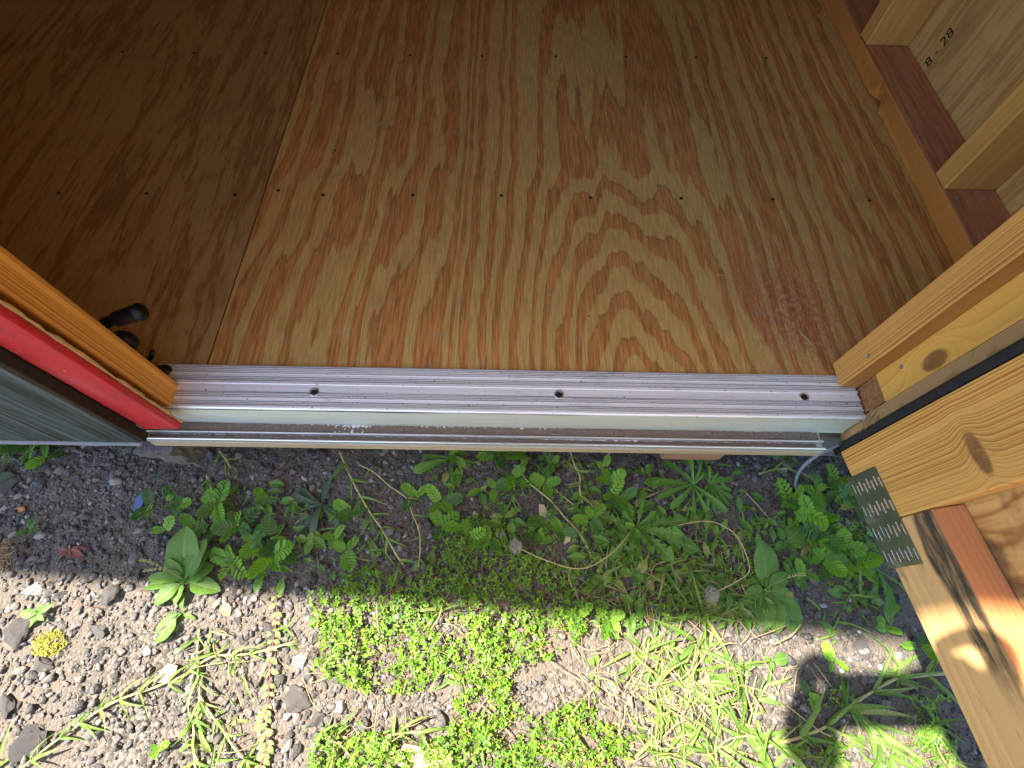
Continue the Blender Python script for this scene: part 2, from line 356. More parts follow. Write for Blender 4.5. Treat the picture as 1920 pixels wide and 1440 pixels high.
def red_paint():
    s = NT('red_painted_trim'); v = s.oc()
    br = s.noise(s.sc(v, (140, 140, 9)), 1, 4, 0.6); n2 = s.noise(s.sc(v, (20, 20, 6)), 1, 4)
    c = s.mix(br, (0.33, 0.010, 0.014), (0.54, 0.026, 0.032))
    chip_ = s.mul(s.ss(s.noise(s.sc(v, (70, 70, 26)), 1, 4, 0.65), 0.68, 0.72), 1.0)
    c = s.mix(s.mul(chip_, 0.7), c, (0.55, 0.33, 0.18))
    c = s.mix(s.mul(s.ss(n2, 0.48, 0.74), 0.30), c, (0.58, 0.14, 0.15))
    c = s.mix(s.mul(s.ss(s.noise(s.sc(v, (60, 60, 30)), 1, 4, 0.7), 0.56, 0.72), 0.55), c, (0.13, 0.02, 0.02))
    return s.end(s.bsdf(c, s.add(0.48, s.mul(br, 0.2)), 0, s.bump(s.add(br, s.mul(chip_, -1.0)), 0.45, 0.0010), spec=0.3))
MAT['red'] = red_paint()

def ground_mat():
    s = NT('gravelly_soil'); v = s.oc(); x, y, z = s.sep(v)
    vd = s.voro(v, 260.0); vc = s.node('ShaderNodeTexVoronoi'); s.put(vc.inputs['Vector'], v); vc.inputs['Scale'].default_value = 260.0
    cellr = s.sep(vc.outputs['Color'])[0]
    n = s.noise(v, 7.0, 5, 0.6); n2 = s.noise(v, 420.0, 3, 0.6)
    grit = s.mix(cellr, (0.045, 0.039, 0.035), (0.185, 0.16, 0.136))
    soil = s.mix(n2, (0.065, 0.053, 0.043), (0.21, 0.177, 0.145))
    c = s.mix(s.ss(n, 0.38, 0.62), grit, soil)
    far = s.ss(s.m_('ABSOLUTE', y), 2.0, 5.0)
    c = s.mix(far, c, s.mix(s.noise(v, 3.0, 6, 0.7), (0.06, 0.09, 0.025), (0.15, 0.14, 0.07)))
    h = s.add(s.mul(s.sub(1.0, vd), 0.6), s.mul(n2, 0.5))
    return s.end(s.bsdf(c, 0.95, 0, s.bump(h, 0.9, 0.003), spec=0.15))
MAT['ground'] = ground_mat()
def stone_mat(name, island=True, stops=None, dust=0.45):
    s = NT(name)
    if island: r = s.node('ShaderNodeNewGeometry').outputs['Random Per Island']
    else: r = s.node('ShaderNodeObjectInfo').outputs['Random']
    v = s.oc(); n = s.noise(v, 330.0, 4, 0.65); n2 = s.noise(v, 60.0, 3)
    c = s.ramp(r, stops or [(0.0, (0.036, 0.035, 0.038)), (0.25, (0.068, 0.066, 0.068)), (0.55, (0.118, 0.112, 0.109)), (0.80, (0.178, 0.16, 0.146)), (0.94, (0.26, 0.24, 0.215)), (0.985, (0.40, 0.38, 0.355)), (1.0, (0.5, 0.48, 0.45))])
    c = s.mix(s.mul(s.ss(n, 0.42, 0.66), 0.6), c, (0.225, 0.205, 0.185))
    c = s.mix(s.mul(s.ss(n2, 0.5, 0.68), dust), c, (0.175, 0.148, 0.12))
    return s.end(s.bsdf(c, 0.85, 0, s.bump(s.add(n, s.mul(n2, 0.8)), 0.9, 0.003), spec=0.25))
MAT['gravel'] = stone_mat('gravel_stones')
MAT['rock'] = stone_mat('rock', False, [(0.0, (0.095, 0.09, 0.092)), (0.5, (0.13, 0.122, 0.119)), (1.0, (0.19, 0.177, 0.165))], 0.6)
MAT['rock_dark'] = stone_mat('dark_rock', False, [(0.0, (0.085, 0.081, 0.083)), (1.0, (0.11, 0.104, 0.103))], 0.5)
MAT['rock_pale'] = stone_mat('pale_rock', False, [(0.0, (0.42, 0.40, 0.37)), (1.0, (0.58, 0.56, 0.53))], 0.2)

def leaf_mat(name, dark, light, vein=None, trans=0.35, rough=0.45, island=False, dry=None, dry_amt=0.1, side_veins=0):
    s = NT(name); u = s.uv(); ux, uy, _ = s.sep(u); v = s.oc()
    r = s.node('ShaderNodeNewGeometry').outputs['Random Per Island'] if island else s.node('ShaderNodeObjectInfo').outputs['Random']
    n = s.noise(v, 45.0, 3); n2 = s.noise(v, 400.0, 3)
    big = s.cn(v, 9.0, 3) if island else 0.0
    f = s.m_('ADD', s.add(s.mul(r, 0.65), s.mul(big, 0.9)), s.mul(n, 0.45), clamp=True)
    c = s.mix(f, dark, light)
    across = s.m_('ABSOLUTE', s.sub(ux, 0.5))
    h = n2
    if vein:
        mv = s.ss(across, 0.05, 0.015)
        if side_veins:
            ph = s.m_('FRACT', s.mul(s.sub(uy, s.mul(across, 0.45)), side_veins))
            sv = s.ss(s.m_('ABSOLUTE', s.sub(ph, 0.5)), 0.10, 0.0)
            mv = s.m_('MAXIMUM', mv, s.mul(sv, 0.4))
            h = s.add(h, s.mul(sv, -1.2))
        c = s.mix(s.mul(mv, 0.65), c, vein)
    if dry:
        c = s.mix(s.ss(s.add(n, s.mul(s.sub(r, 0.5), 0.5)), 1.0 - dry_amt * 2.2, 1.05 - dry_amt), c, dry)
        c = s.mix(s.mul(s.ss(uy, 0.90, 1.0), 0.5), c, dry)
    tip = s.mul(s.ss(n2, 0.55, 0.75), 0.22)
    c = s.mix(tip, c, tuple(k * 0.55 for k in dark))
    b = s.bsdf(c, rough, 0, s.bump(h, 0.3, 0.0007), spec=0.4)
    t = s.node('ShaderNodeBsdfTranslucent'); hs = s.node('ShaderNodeHueSaturation')
    hs.inputs['Saturation'].default_value = 1.15; hs.inputs['Value'].default_value = 1.25
    s.put(hs.inputs['Color'], c); s.put(t.inputs['Color'], hs.outputs[0])
    mx = s.node('ShaderNodeMixShader'); mx.inputs[0].default_value = trans
    s.t.links.new(b, mx.inputs[1]); s.t.links.new(t.outputs[0], mx.inputs[2])
    return s.end(mx.outputs[0])
MAT['leaf_sprig'] = leaf_mat('feathery_leaf', (0.075, 0.23, 0.016), (0.25, 0.48, 0.035), (0.36, 0.52, 0.12), 0.4, dry=(0.42, 0.36, 0.10), dry_amt=0.08)
MAT['leaf_sprig_dark'] = leaf_mat('feathery_leaf_dark', (0.055, 0.14, 0.03), (0.11, 0.23, 0.045), (0.2, 0.32, 0.1), 0.4)
MAT['leaf_dandelion'] = leaf_mat('dandelion_leaf', (0.075, 0.19, 0.025), (0.155, 0.34, 0.04), (0.26, 0.38, 0.12), 0.4, side_veins=7)
MAT['leaf_plantain'] = leaf_mat('plantain_leaf', (0.085, 0.19, 0.026), (0.16, 0.32, 0.045), (0.27, 0.38, 0.12), 0.4, side_veins=6)
MAT['leaf_narrow'] = leaf_mat('narrow_rosette_leaf', (0.075, 0.195, 0.026), (0.15, 0.34, 0.042), (0.22, 0.34, 0.1), 0.4)
MAT['leaf_bluish'] = leaf_mat('dull_bluish_leaf', (0.05, 0.085, 0.05), (0.09, 0.14, 0.07), (0.15, 0.20, 0.11))
MAT['grass'] = leaf_mat('grass_blade', (0.09, 0.20, 0.032), (0.22, 0.34, 0.06), (0.32, 0.40, 0.13), 0.4, dry=(0.50, 0.42, 0.21), dry_amt=0.17)
MAT['clover'] = leaf_mat('clover_leaf', (0.045, 0.155, 0.02), (0.25, 0.41, 0.03), None, 0.38, island=True, dry=(0.33, 0.35, 0.06), dry_amt=0.10)
MAT['under'] = leaf_mat('undergrowth_leaf', (0.055, 0.15, 0.024), (0.19, 0.36, 0.042), (0.2, 0.3, 0.1), 0.38, island=True, dry=(0.38, 0.32, 0.12), dry_amt=0.15)
MAT['round_leaf'] = leaf_mat('round_leaf', (0.08, 0.17, 0.03), (0.17, 0.29, 0.045), (0.2, 0.3, 0.1))
MAT['moss'] = leaf_mat('yellow_moss', (0.22, 0.22, 0.03), (0.42, 0.38, 0.05), None, 0.25, island=True)
MAT['red_leaf'] = leaf_mat('reddish_leaf', (0.17, 0.045, 0.035), (0.30, 0.11, 0.07), None, 0.25)
MAT['vine_leaf'] = leaf_mat('spurge_leaf', (0.14, 0.20, 0.05), (0.27, 0.33, 0.10), (0.34, 0.36, 0.18))
MAT['dead_leaf'] = leaf_mat('tan_dead_leaf', (0.30, 0.22, 0.10), (0.46, 0.38, 0.20), (0.5, 0.42, 0.25), 0.2)

# ------------------------------------------------------------------ mesh helpers
def link(name, me, mat=None, parent=None, M=None):
    o = bpy.data.objects.new(name, me); col.objects.link(o)
    if mat is not None and len(me.materials) == 0: me.materials.append(mat)
    if parent is not None: o.parent = parent
    if M is not None:
        o.matrix_basis = (parent.matrix_basis.inverted() @ M) if parent is not None and parent.parent is None else M
    return o
def tag(o, label=None, cat=None, group=None, kind=None):
    if label: o['label'] = label
    if cat: o['category'] = cat
    if group: o['group'] = group
    if kind: o['kind'] = kind
    return o
def empty(name, loc, rz=0.0):
    o = bpy.data.objects.new(name, None); col.objects.link(o); o.empty_display_size = 0.05
    o.matrix_basis = Matrix.Translation(Vector(loc)) @ Matrix.Rotation(rz, 4, 'Z'); return o
def from_bm(name, bm, smooth=False):
    me = bpy.data.meshes.new(name); bm.normal_update(); bm.to_mesh(me); bm.free()
    if smooth: me.polygons.foreach_set('use_smooth', [True] * len(me.polygons))
    return me
def pyd(name, vs_, fs, smooth=False, uvs=None):
    me = bpy.data.meshes.new(name); me.from_pydata([tuple(v) for v in vs_], [], fs)
    if smooth: me.polygons.foreach_set('use_smooth', [True] * len(me.polygons))
    if uvs is not None:
        lay = me.uv_layers.new(name='UVMap')
        for lp in me.loops: lay.data[lp.index].uv = uvs[lp.vertex_index]
    me.update(); return me
def box_bm(sx, sy, sz, bev=0.0015, seg=2):
    bm = bmesh.new(); bmesh.ops.create_cube(bm, size=1.0)
    for v in bm.verts: v.co = Vector((v.co.x * sx, v.co.y * sy, v.co.z * sz))
    if bev > 0: bmesh.ops.bevel(bm, geom=bm.edges[:], offset=bev, segments=seg, affect='EDGES', profile=0.6)
    return bm
AX = {'z': Matrix.Identity(4), 'x': Matrix(((0, 0, 1, 0), (0, 1, 0, 0), (-1, 0, 0, 0), (0, 0, 0, 1))),      # local z -> world x, local x -> -z
      'y': Matrix(((0, 1, 0, 0), (0, 0, 1, 0), (1, 0, 0, 0), (0, 0, 0, 1)))}                                   # local z -> world y, local x -> z
def board(name, lo, hi, mat, parent, grain='z', bev=0.002, FM=None, rough_edge=0.0, seg=2):
    """a board between two corners (world, or in the frame FM), grain along one axis"""
    lo = Vector(lo); hi = Vector(hi); d = hi - lo; c = (lo + hi) / 2
    A = AX[grain]
    ld = A.to_3x3().inverted() @ d
    bm = box_bm(abs(ld.x), abs(ld.y), abs(ld.z), bev, seg)
    if rough_edge > 0:
        L = abs(ld.z)
        long_e = [e for e in bm.edges if abs((e.verts[0].co - e.verts[1].co).z) > L * 0.5]
        bmesh.ops.subdivide_edges(bm, edges=long_e, cuts=int(min(160, L / 0.006)), use_grid_fill=True)
        for v in bm.verts:
            n_ = mnoise.noise((v.co.x * 50 + 3.3 * c.x, v.co.y * 50 + c.y * 7, v.co.z * 55))
            n2_ = mnoise.noise((v.co.x * 90, v.co.y * 90 + c.y * 7, v.co.z * 210))
            k = rough_edge * (0.7 * n_ + 0.5 * n2_)
            v.co.x += k * (1 if v.co.x > 0 else -1); v.co.y += k * (1 if v.co.y > 0 else -1) * 0.6
    me = from_bm(name, bm)
    M = (FM if FM is not None else Matrix.Identity(4)) @ Matrix.Translation(c) @ A
    return link(name, me, mat, parent, M)
def tube_geo(pts, rads, n=6, cap=True):
    pts = [Vector(p) for p in pts]; V = []; Fc = []
    if not hasattr(rads, '__len__'): rads = [rads] * len(pts)
    up0 = Vector((0.13, 0.21, 0.97)).normalized()
    for i, p in enumerate(pts):
        t = (pts[min(i + 1, len(pts) - 1)] - pts[max(i - 1, 0)]).normalized()
        a = t.cross(up0)
        if a.length < 1e-4: a = t.cross(Vector((1, 0, 0)))
        a.normalize(); b = t.cross(a)
        for k in range(n):
            q = 2 * PI * k / n; V.append(p + (a * math.cos(q) + b * math.sin(q)) * rads[i])
    for i in range(len(pts) - 1):
        for k in range(n): Fc.append((i * n + k, i * n + (k + 1) % n, (i + 1) * n + (k + 1) % n, (i + 1) * n + k))
    if cap:
        Fc.append(tuple(range(n - 1, -1, -1))); Fc.append(tuple((len(pts) - 1) * n + k for k in range(n)))
    return V, Fc
def catmull(pts, k=6):
    pts = [Vector(p) for p in pts]; out = []
    for i in range(len(pts) - 1):
        p0 = pts[max(i - 1, 0)]; p1 = pts[i]; p2 = pts[i + 1]; p3 = pts[min(i + 2, len(pts) - 1)]
        for j in range(k):
            t = j / k
            out.append(0.5 * (2 * p1 + (p2 - p0) * t + (2 * p0 - 5 * p1 + 4 * p2 - p3) * t * t + (3 * p1 - p0 - 3 * p2 + p3) * t ** 3))
    out.append(pts[-1]); return out
class Geo:
    """collects many shapes into one mesh"""
    def __init__(s): s.v = []; s.f = []; s.uv = []
    def add(s, V, Fc, uv=None, M=None):
        o = len(s.v); s.v += [tuple(M @ Vector(p)) if M is not None else tuple(p) for p in V]
        s.f += [tuple(i + o for i in f) for f in Fc]; s.uv += list(uv) if uv is not None else [(0.5, 0.5)] * len(V)
    def mesh(s, name, smooth=False): return pyd(name, s.v, s.f, smooth, s.uv)
def disc_screw(r, h, dish=0.3):
    bm = bmesh.new(); ring = []
    prof = [(r, -h), (r, h * 0.5), (r * 0.85, h), (r * 0.42, h), (r * 0.34, h * (1 - 2 * dish))]
    n = 14
    for pr, pz in prof: ring.append([bm.verts.new((pr * math.cos(2 * PI * k / n), pr * math.sin(2 * PI * k / n), pz)) for k in range(n)])
    for a, b in zip(ring, ring[1:]):
        for k in range(n): bm.faces.new((a[k], a[(k + 1) % n], b[(k + 1) % n], b[k]))
    bm.faces.new(ring[-1])
    return from_bm('screw', bm)
def text_mesh(txt, size, extrude=0.0001):
    cu = bpy.data.curves.new('lettering', 'FONT'); cu.body = txt; cu.size = size; cu.extrude = extrude; cu.align_x = 'CENTER'; cu.align_y = 'CENTER'
    o = bpy.data.objects.new('lettering', cu); col.objects.link(o)
    dg = bpy.context.evaluated_depsgraph_get(); me = bpy.data.meshes.new_from_object(o.evaluated_get(dg))
    bpy.data.objects.remove(o); return me

# ================================================================== GROUND
def axis_pts(a, b, step, far, grow=1.45):
    core = list(np.arange(a, b + 1e-6, step)); s_ = step; lo = []; x = a
    while x > -far: s_ *= grow; x -= s_; lo.append(x)
    s_ = step; hi = []; x = core[-1]
    while x < far: s_ *= grow; x += s_; hi.append(x)
    return lo[::-1] + core + hi
gx = axis_pts(-1.15, 1.15, 0.0065, 90); gy = axis_pts(-0.95, 0.12, 0.0065, 90)
V = [(x, y, gh(x, y) if abs(x) < 8 and abs(y) < 8 else -0.2) for y in gy for x in gx]; nx = len(gx)
Fc = [(j * nx + i, j * nx + i + 1, (j + 1) * nx + i + 1, (j + 1) * nx + i) for j in range(len(gy) - 1) for i in range(nx - 1)]
ground = link('ground', pyd('ground', V, Fc, True), MAT['ground'])
tag(ground, 'dusty gravelly soil in front of the shed threshold', kind='structure')

# ================================================================== FLOOR of the shed
SHX0, SHX1 = -1.63, 0.7985       # inside faces of the side walls' sheathing
BACK = 2.35
floor = empty('floor', (0, 0, 0)); tag(floor, 'plywood floor of the shed behind the metal threshold', kind='structure')
def sheet(name, x0, x1, y0, y1, mat):
    bm = bmesh.new(); bmesh.ops.create_cube(bm, size=1)
    for v in bm.verts: v.co = Vector((x0 if v.co.x < 0 else x1, y0 if v.co.y < 0 else y1, -0.018 if v.co.z < 0 else 0.0))
    bmesh.ops.bevel(bm, geom=bm.edges[:], offset=0.0012, segments=2, affect='EDGES')
    return link(name, from_bm(name, bm), mat, floor)
tag(sheet('plywood_sheet', -0.4145, SHX1 - 0.001, -0.062, BACK, MAT['ply_floor']), 'sheet with bold orange and tan arched grain')
tag(sheet('plywood_sheet', SHX0 + 0.001, -0.4172, -0.062, BACK, MAT['ply_left']), 'dull brown mottled sheet left of the seam')
scr = disc_screw(0.0031, 0.0007)
for (px, py) in [(110, 362), (275, 363), (441, 365), (522, 357), (606, 366), (774, 366), (940, 367), (1107, 371), (1277, 372), (1449, 374), (1630, 376),
                 (230, 97), (363, 99), (497, 99), (634, 101), (769, 104), (904, 105), (1042, 106), (1174, 107), (1305, 108), (1437, 109)]:
    p = on_z(px, py, 0.0); link('screw', scr, MAT['screw_dark'], floor, Matrix.Translation((p.x, p.y, 0.0003)) @ Matrix.Rotation(R_.random() * 6, 4, 'Z'))
# scraps lying on the floor
def strand(name, pix, r, mat, label, cat, zf=None):
    pts = catmull([(zf(px, py) if zf else on_z(px, py, 0.0015)) for px, py in pix], 4)
    c = sum(pts, Vector()) / len(pts)
    rr = [r * (0.5 + 0.5 * math.sin(PI * (0.12 + 0.8 * i / (len(pts) - 1)))) for i in range(len(pts))]
    V, Fc = tube_geo([p - c for p in pts], rr, 5)
    o = link(name, pyd(name, V, Fc, True), mat, None, Matrix.Translation(c)); return tag(o, label, cat)
strand('straw', [(1498, 620), (1508, 630), (1525, 648)], 0.0012, MAT['straw'], 'forked pale straw on the plywood near the right door stop', 'straw')
strand('straw', [(1502, 622), (1506, 629), (1518, 636)], 0.0007, MAT['straw'], 'short thin prong of straw beside the forked straw on the plywood', 'straw')
strand('straw', [(704, 236), (718, 228), (731, 221)], 0.0009, MAT['straw'], 'thin straw slanting upward on the plywood above the black speck', 'straw')
strand('straw', [(846, 243), (855, 249), (862, 254)], 0.0008, MAT['straw'], 'thin straw slanting downward in the middle of the plywood', 'straw')
strand('straw', [(1342, 513), (1350, 516), (1359, 516)], 0.0008, MAT['straw'], 'pale curved fibre on the plywood above the red dust', 'straw')
strand('straw', [(1024, 541), (1028, 551), (1035, 552)], 0.0008, MAT['straw'], 'tiny hooked shaving on the plywood near the arched grain', 'straw')
g = Geo()
bm0 = bmesh.new(); bmesh.ops.create_icosphere(bm0, subdivisions=1, radius=1.0)
ICO1 = ([v.co.copy() for v in bm0.verts], [tuple(v.index for v in f.verts) for f in bm0.faces]); bm0.free()
bm0 = bmesh.new(); bmesh.ops.create_icosphere(bm0, subdivisions=3, radius=1.0)
ICO3 = ([v.co.copy() for v in bm0.verts], [tuple(v.index for v in f.verts) for f in bm0.faces]); bm0.free()
bm0 = bmesh.new(); bmesh.ops.create_icosphere(bm0, subdivisions=2, radius=1.0)
ICO2 = ([v.co.copy() for v in bm0.verts], [tuple(v.index for v in f.verts) for f in bm0.faces]); bm0.free()
for (px, py, r) in [(628, 282, 0.0021), (633, 286, 0.0012), (624, 286, 0.001), (622, 283, 0.0007), (631, 279, 0.0008)]:
    p = on_z(px, py, 0.0008); g.add([q * r * (0.8 + 0.4 * R_.random()) for q in ICO1[0]], ICO1[1], None, Matrix.Translation(p))
tag(link('crumb', g.mesh('crumb'), MAT['screw_dark']), 'black crumb of debris on the plywood between the screw rows', 'debris')
g = Geo()
for _ in range(260):
    x = R_.uniform(-0.42, 0.70); y = 0.002 + abs(R_.gauss(0, 0.33)); r = R_.uniform(0.0003, 0.0008)
    g.add([q * r for q in ICO1[0]], ICO1[1], None, Matrix.Translation((x, y, r * 0.4)))
tag(link('floor_grit', g.mesh('floor_grit'), MAT['dirt']), 'fine dark grit scattered over the plywood floor', kind='stuff')

# ================================================================== WALLS
ZT = 1.70
def gable_z(x):   # underside of the roof
    return 2.12 - abs(x + 0.42) * 0.80
right_wall = empty('side_wall', (0.71, 0, 0)); tag(right_wall, 'unfinished plywood wall with exposed studs right of the floor', 'wall')
def plate_board():
    o = board('bottom_plate', (0.71, 0.055, 0.0), (0.798, BACK, 0.0381), MAT['plate_wood'], right_wall, 'y', 0.004, rough_edge=0.0016)
    # mouse hole notch cut out of the lower front edge
    bm = bmesh.new(); bm.from_mesh(o.data); inv = o.matrix_basis.inverted(); inv = (right_wall.matrix_basis @ o.matrix_basis).inverted()
    c = Vector((0.71, 0.614, 0.004))
    for v in bm.verts:
        w = (right_wall.matrix_basis @ o.matrix_basis) @ v.co
        if w.x < 0.722:
            d = ((w.y - c.y) / 0.016) ** 2 + ((w.z - c.z) / 0.017) ** 2
            if d < 1: w.x += 0.02 * (1 - d) ** 0.5; v.co = inv @ w
    bm.to_mesh(o.data); bm.free(); return o
plate_board()
for y0 in (0.331, 0.7375, 1.144, 1.55, 1.957):
    board('stud', (0.7105, y0, 0.0388), (0.798, y0 + 0.0381, gable_z(0.78)), MAT['stud_pine'], right_wall, 'z', 0.003)
def panel(name, lo, hi, mat, parent, bev=0.001):
    bm = bmesh.new(); bmesh.ops.create_cube(bm, size=1)
    for v in bm.verts: v.co = Vector([(lo[i] if v.co[i] < 0 else hi[i]) for i in range(3)])
    bmesh.ops.bevel(bm, geom=bm.edges[:], offset=bev, segments=1, affect='EDGES')
    return link(name, from_bm(name, bm), mat, parent, Matrix.Identity(4))
shth = panel('sheathing', (0.80, -0.085, -0.06), (0.8125, BACK, gable_z(0.80)), MAT['ply_wall'], right_wall)
tm = text_mesh('8 - 28', 0.027)
Mt = Matrix.Translation((0.7994, 0.662, 0.083)) @ Matrix(((0, 0, -1, 0), (0, -1, 0, 0), (-1, 0, 0, 0), (0, 0, 0, 1)))
Mt = Matrix.Translation((0.7994, 0.661, 0.078)) @ Matrix.Rotation(PI / 2, 4, 'X') @ Matrix.Identity(4)
# letters run up the wall, facing the room (-x)
Mt = Matrix(((0, 0, -1, 0.7994), (0, 1, 0, 0.661), (1, 0, 0, 0.078), (0, 0, 0, 1)))
link('stamped_number', tm, MAT['ink'], shth, Mt)
nail = disc_screw(0.0034, 0.0006, 0.05)
for (px, py) in [(1757, 240), (1846, 368), (1794, 371)]:
    p = on_z(px, py, 0.0385); link('nail', nail, MAT['nail_grey'], right_wall, Matrix.Translation((p.x, p.y, 0.0386)))

def poly_wall(name, pts, y0, y1, mat, parent):
    """vertical wall piece from an outline in x,z"""
    n = len(pts); V = [(x, y0, z) for x, z in pts] + [(x, y1, z) for x, z in pts]
    Fc = [tuple(range(n)), tuple(range(2 * n - 1, n - 1, -1))] + [(i, i + n, (i + 1) % n + n, (i + 1) % n) for i in range(n)]
    bm = bmesh.new(); vv = [bm.verts.new(v) for v in V]
    for f in Fc: bm.faces.new([vv[i] for i in f])
    bmesh.ops.recalc_face_normals(bm, faces=bm.faces[:])
    return link(name, from_bm(name, bm), mat, parent, Matrix.Identity(4))
lw = empty('left_wall', (SHX0, 0, 0)); tag(lw, 'plywood side wall at the dark left end of the shed', 'wall')
panel('sheathing', (SHX0 - 0.0125, -0.085, -0.06), (SHX0, BACK, gable_z(SHX0)), MAT['ply_wall'], lw)
bw = empty('back_wall', (0, BACK, 0)); tag(bw, 'plywood back wall closing the shed', 'wall')
poly_wall('sheathing', [(SHX0 - 0.0125, -0.06), (0.8125, -0.06), (0.8125, gable_z(0.8125)), (-0.42, gable_z(-0.42)), (SHX0 - 0.0125, gable_z(SHX0 - 0.0125))], BACK + 0.001, BACK + 0.0135, MAT['ply_wall'], bw)
roof = empty('roof', (-0.42, 1, 2.1)); tag(roof, 'pitched roof over the shed whose edge shades the gravel', 'roof')
for sgn, x1 in ((-1, SHX0 - 0.02), (1, 0.82)):
    z1 = gable_z(x1)
    poly_wall('roof_panel', [(-0.42, gable_z(-0.42) + 0.001), (x1, z1 + 0.001), (x1, z1 + 0.025), (-0.42, gable_z(-0.42) + 0.025)], -0.104, BACK + 0.02, MAT['ply_wall'], roof)

# front wall: left of the door, right of the door, above the door
fw = empty('front_wall', (-0.49, -0.09, 0)); tag(fw, 'shed front wall of weathered grey siding left of the doorway', 'wall')
xs = [-0.484, -0.587, -0.690, -0.793, -0.896, -0.999, -1.102, -1.205, -1.308, -1.411, -1.514, SHX0 - 0.0125]
for a, b in zip(xs, xs[1:]):
    board('siding_board', (b + 0.003, -0.1058, -0.024), (a, -0.0915, min(gable_z(b), gable_z(a)) - 0.002), MAT['siding'], fw, 'z', 0.0022)
    panel('groove_strip', (b - 0.0005, -0.0985, -0.0235), (b + 0.0035, -0.0920, gable_z(b) - 0.004), MAT['black_tar'], fw, 0.0005)
panel('tar_edge', (-0.4838, -0.1045, -0.0235), (-0.4775, -0.0915, 1.66), MAT['brown_black'], fw, 0.001)
def lip():
    bm = bmesh.new(); N = 60; prof = [(-0.1000, -0.0262), (-0.1080, -0.0266), (-0.1080, -0.0312), (-0.1000, -0.0308)]
    rows = []
    for i in range(N + 1):
        x = -1.64 + i * (1.64 - 0.487) / N; w = 0.0012 * mnoise.noise((x * 30, 0, 0))
        rows.append([bm.verts.new((x, y + w, z)) for y, z in prof])
    for a, b in zip(rows, rows[1:]):
        for k in range(4): bm.faces.new((a[k], b[k], b[(k + 1) % 4], a[(k + 1) % 4]))
    bm.faces.new(rows[0]); bm.faces.new(rows[-1][::-1])
    bmesh.ops.recalc_face_normals(bm, faces=bm.faces[:])
    return link('bottom_flashing', from_bm('bottom_flashing', bm), MAT['nail_grey'], fw, Matrix.Identity(4))
lip()
panel('stud', (-0.56, -0.0905, 0.001), (-0.4785, -0.030, 1.66), MAT['brown_black'], fw)
panel('inner_sheathing', (SHX0, -0.0905, 0.002), (-0.562, -0.082, 0.92), MAT['ply_wall'], fw)
poly_wall('header', [(-0.4838, ZT), (-0.4838, gable_z(-0.4838)), (-0.42, gable_z(-0.42)), (0.51, gable_z(0.51)), (0.51, 1.36), (0.4, ZT * 0.86)], -0.1025, -0.088, MAT['siding'], fw)
poly_wall('right_sheathing', [(0.5235, -0.05), (0.8125, -0.05), (0.8125, gable_z(0.8125)), (0.5235, gable_z(0.5235))], -0.0995, -0.088, MAT['siding'], fw)

df = empty('door_frame', (0, -0.03, 0)); tag(df, 'wooden door frame either side of the aluminium threshold', 'door frame')
tag(board('door_stop', (-0.478, -0.0665, 0.004), (-0.4405, -0.031, 1.66), MAT['jamb_orange'], df, 'z', 0.0035, rough_edge=0.0), 'orange stained left stop')
tag(board('door_stop', (0.457, -0.0208, 0.006), (0.4815, 0.0165, 1.60), MAT['stop_pine'], df, 'z', 0.0018), 'pale pine right stop')
rt = board('red_trim', (-0.4778, -0.0910, -0.012), (-0.4305, -0.0818, 1.66), MAT['red'], df, 'z', 0.003, rough_edge=0.0012)
board('torn_edge', (-0.476, -0.0816, -0.010), (-0.4296, -0.0790, 1.66), MAT['tan_fray'], df, 'z', 0.0006, rough_edge=0.0034)
js = board('jamb_stud', (0.4822, -0.0590, 0.042), (0.5203, 0.0165, 1.55), MAT['stud_knot'], df, 'z', 0.0012)
# crumbly foot under the stud
def crumb_block(name, lo, hi, mat, parent, amp, n=16):
    bm = bmesh.new(); bmesh.ops.create_cube(bm, size=1)
    bmesh.ops.subdivide_edges(bm, edges=bm.edges[:], cuts=n, use_grid_fill=True)
    for v in bm.verts:
        p = Vector([lo[i] + (v.co[i] + 0.5) * (hi[i] - lo[i]) for i in range(3)])
        k = amp * (mnoise.noise(p * 130) + 0.6 * mnoise.noise(p * 330)); v.co = p + Vector(((v.co.x) * 2, v.co.y * 2, v.co.z * 2)) * k
    return link(name, from_bm(name, bm), mat, parent, Matrix.Identity(4))
crumb_block('rotten_foot', (0.4838, -0.057, -0.02), (0.519, 0.016, 0.0415), MAT['rot'], df, 0.0022)
board('sheathing_edge', (0.4812, -0.0758, -0.055), (0.5203, -0.0600, 1.55), MAT['ply_edge'], df, 'z', 0.0008, rough_edge=0.0010)
bt = board('black_trim', (0.4812, -0.0895, -0.080), (0.5203, -0.0768, 1.55), MAT['black_tar'], df, 'z', 0.0012, rough_edge=0.0016)
for (px, py, xx, zz) in [(1690, 688, 0.4822, 0), (1629, 667, 0.457, 0)]:
    p = on_x(px, py, xx); link('nail', nail, MAT['nail_grey'], df, Matrix.Translation((xx - 0.0004, p.y, p.z)) @ Matrix.Rotation(-PI / 2, 4, 'Y') @ Matrix.Scale(0.85, 4))
g = Geo()
for pts in ([(0.481, -0.058, 0.022), (0.477, -0.066, 0.010), (0.474, -0.074, 0.0), (0.475, -0.083, -0.008)],
            [(0.480, -0.068, 0.018), (0.476, -0.075, 0.010), (0.474, -0.084, 0.001), (0.4755, -0.083, -0.008)],
            [(0.4805, -0.06, 0.03), (0.477, -0.068, 0.022), (0.475, -0.072, 0.012)], [(0.481, -0.07, 0.026), (0.475, -0.079, 0.022), (0.477, -0.085, 0.020)]):
    V, Fc = tube_geo(catmull(pts, 4), 0.00075, 5); g.add(V, Fc)
link('frayed_fibre', g.mesh('frayed_fibre', True), MAT['straw'], df, Matrix.Identity(4))

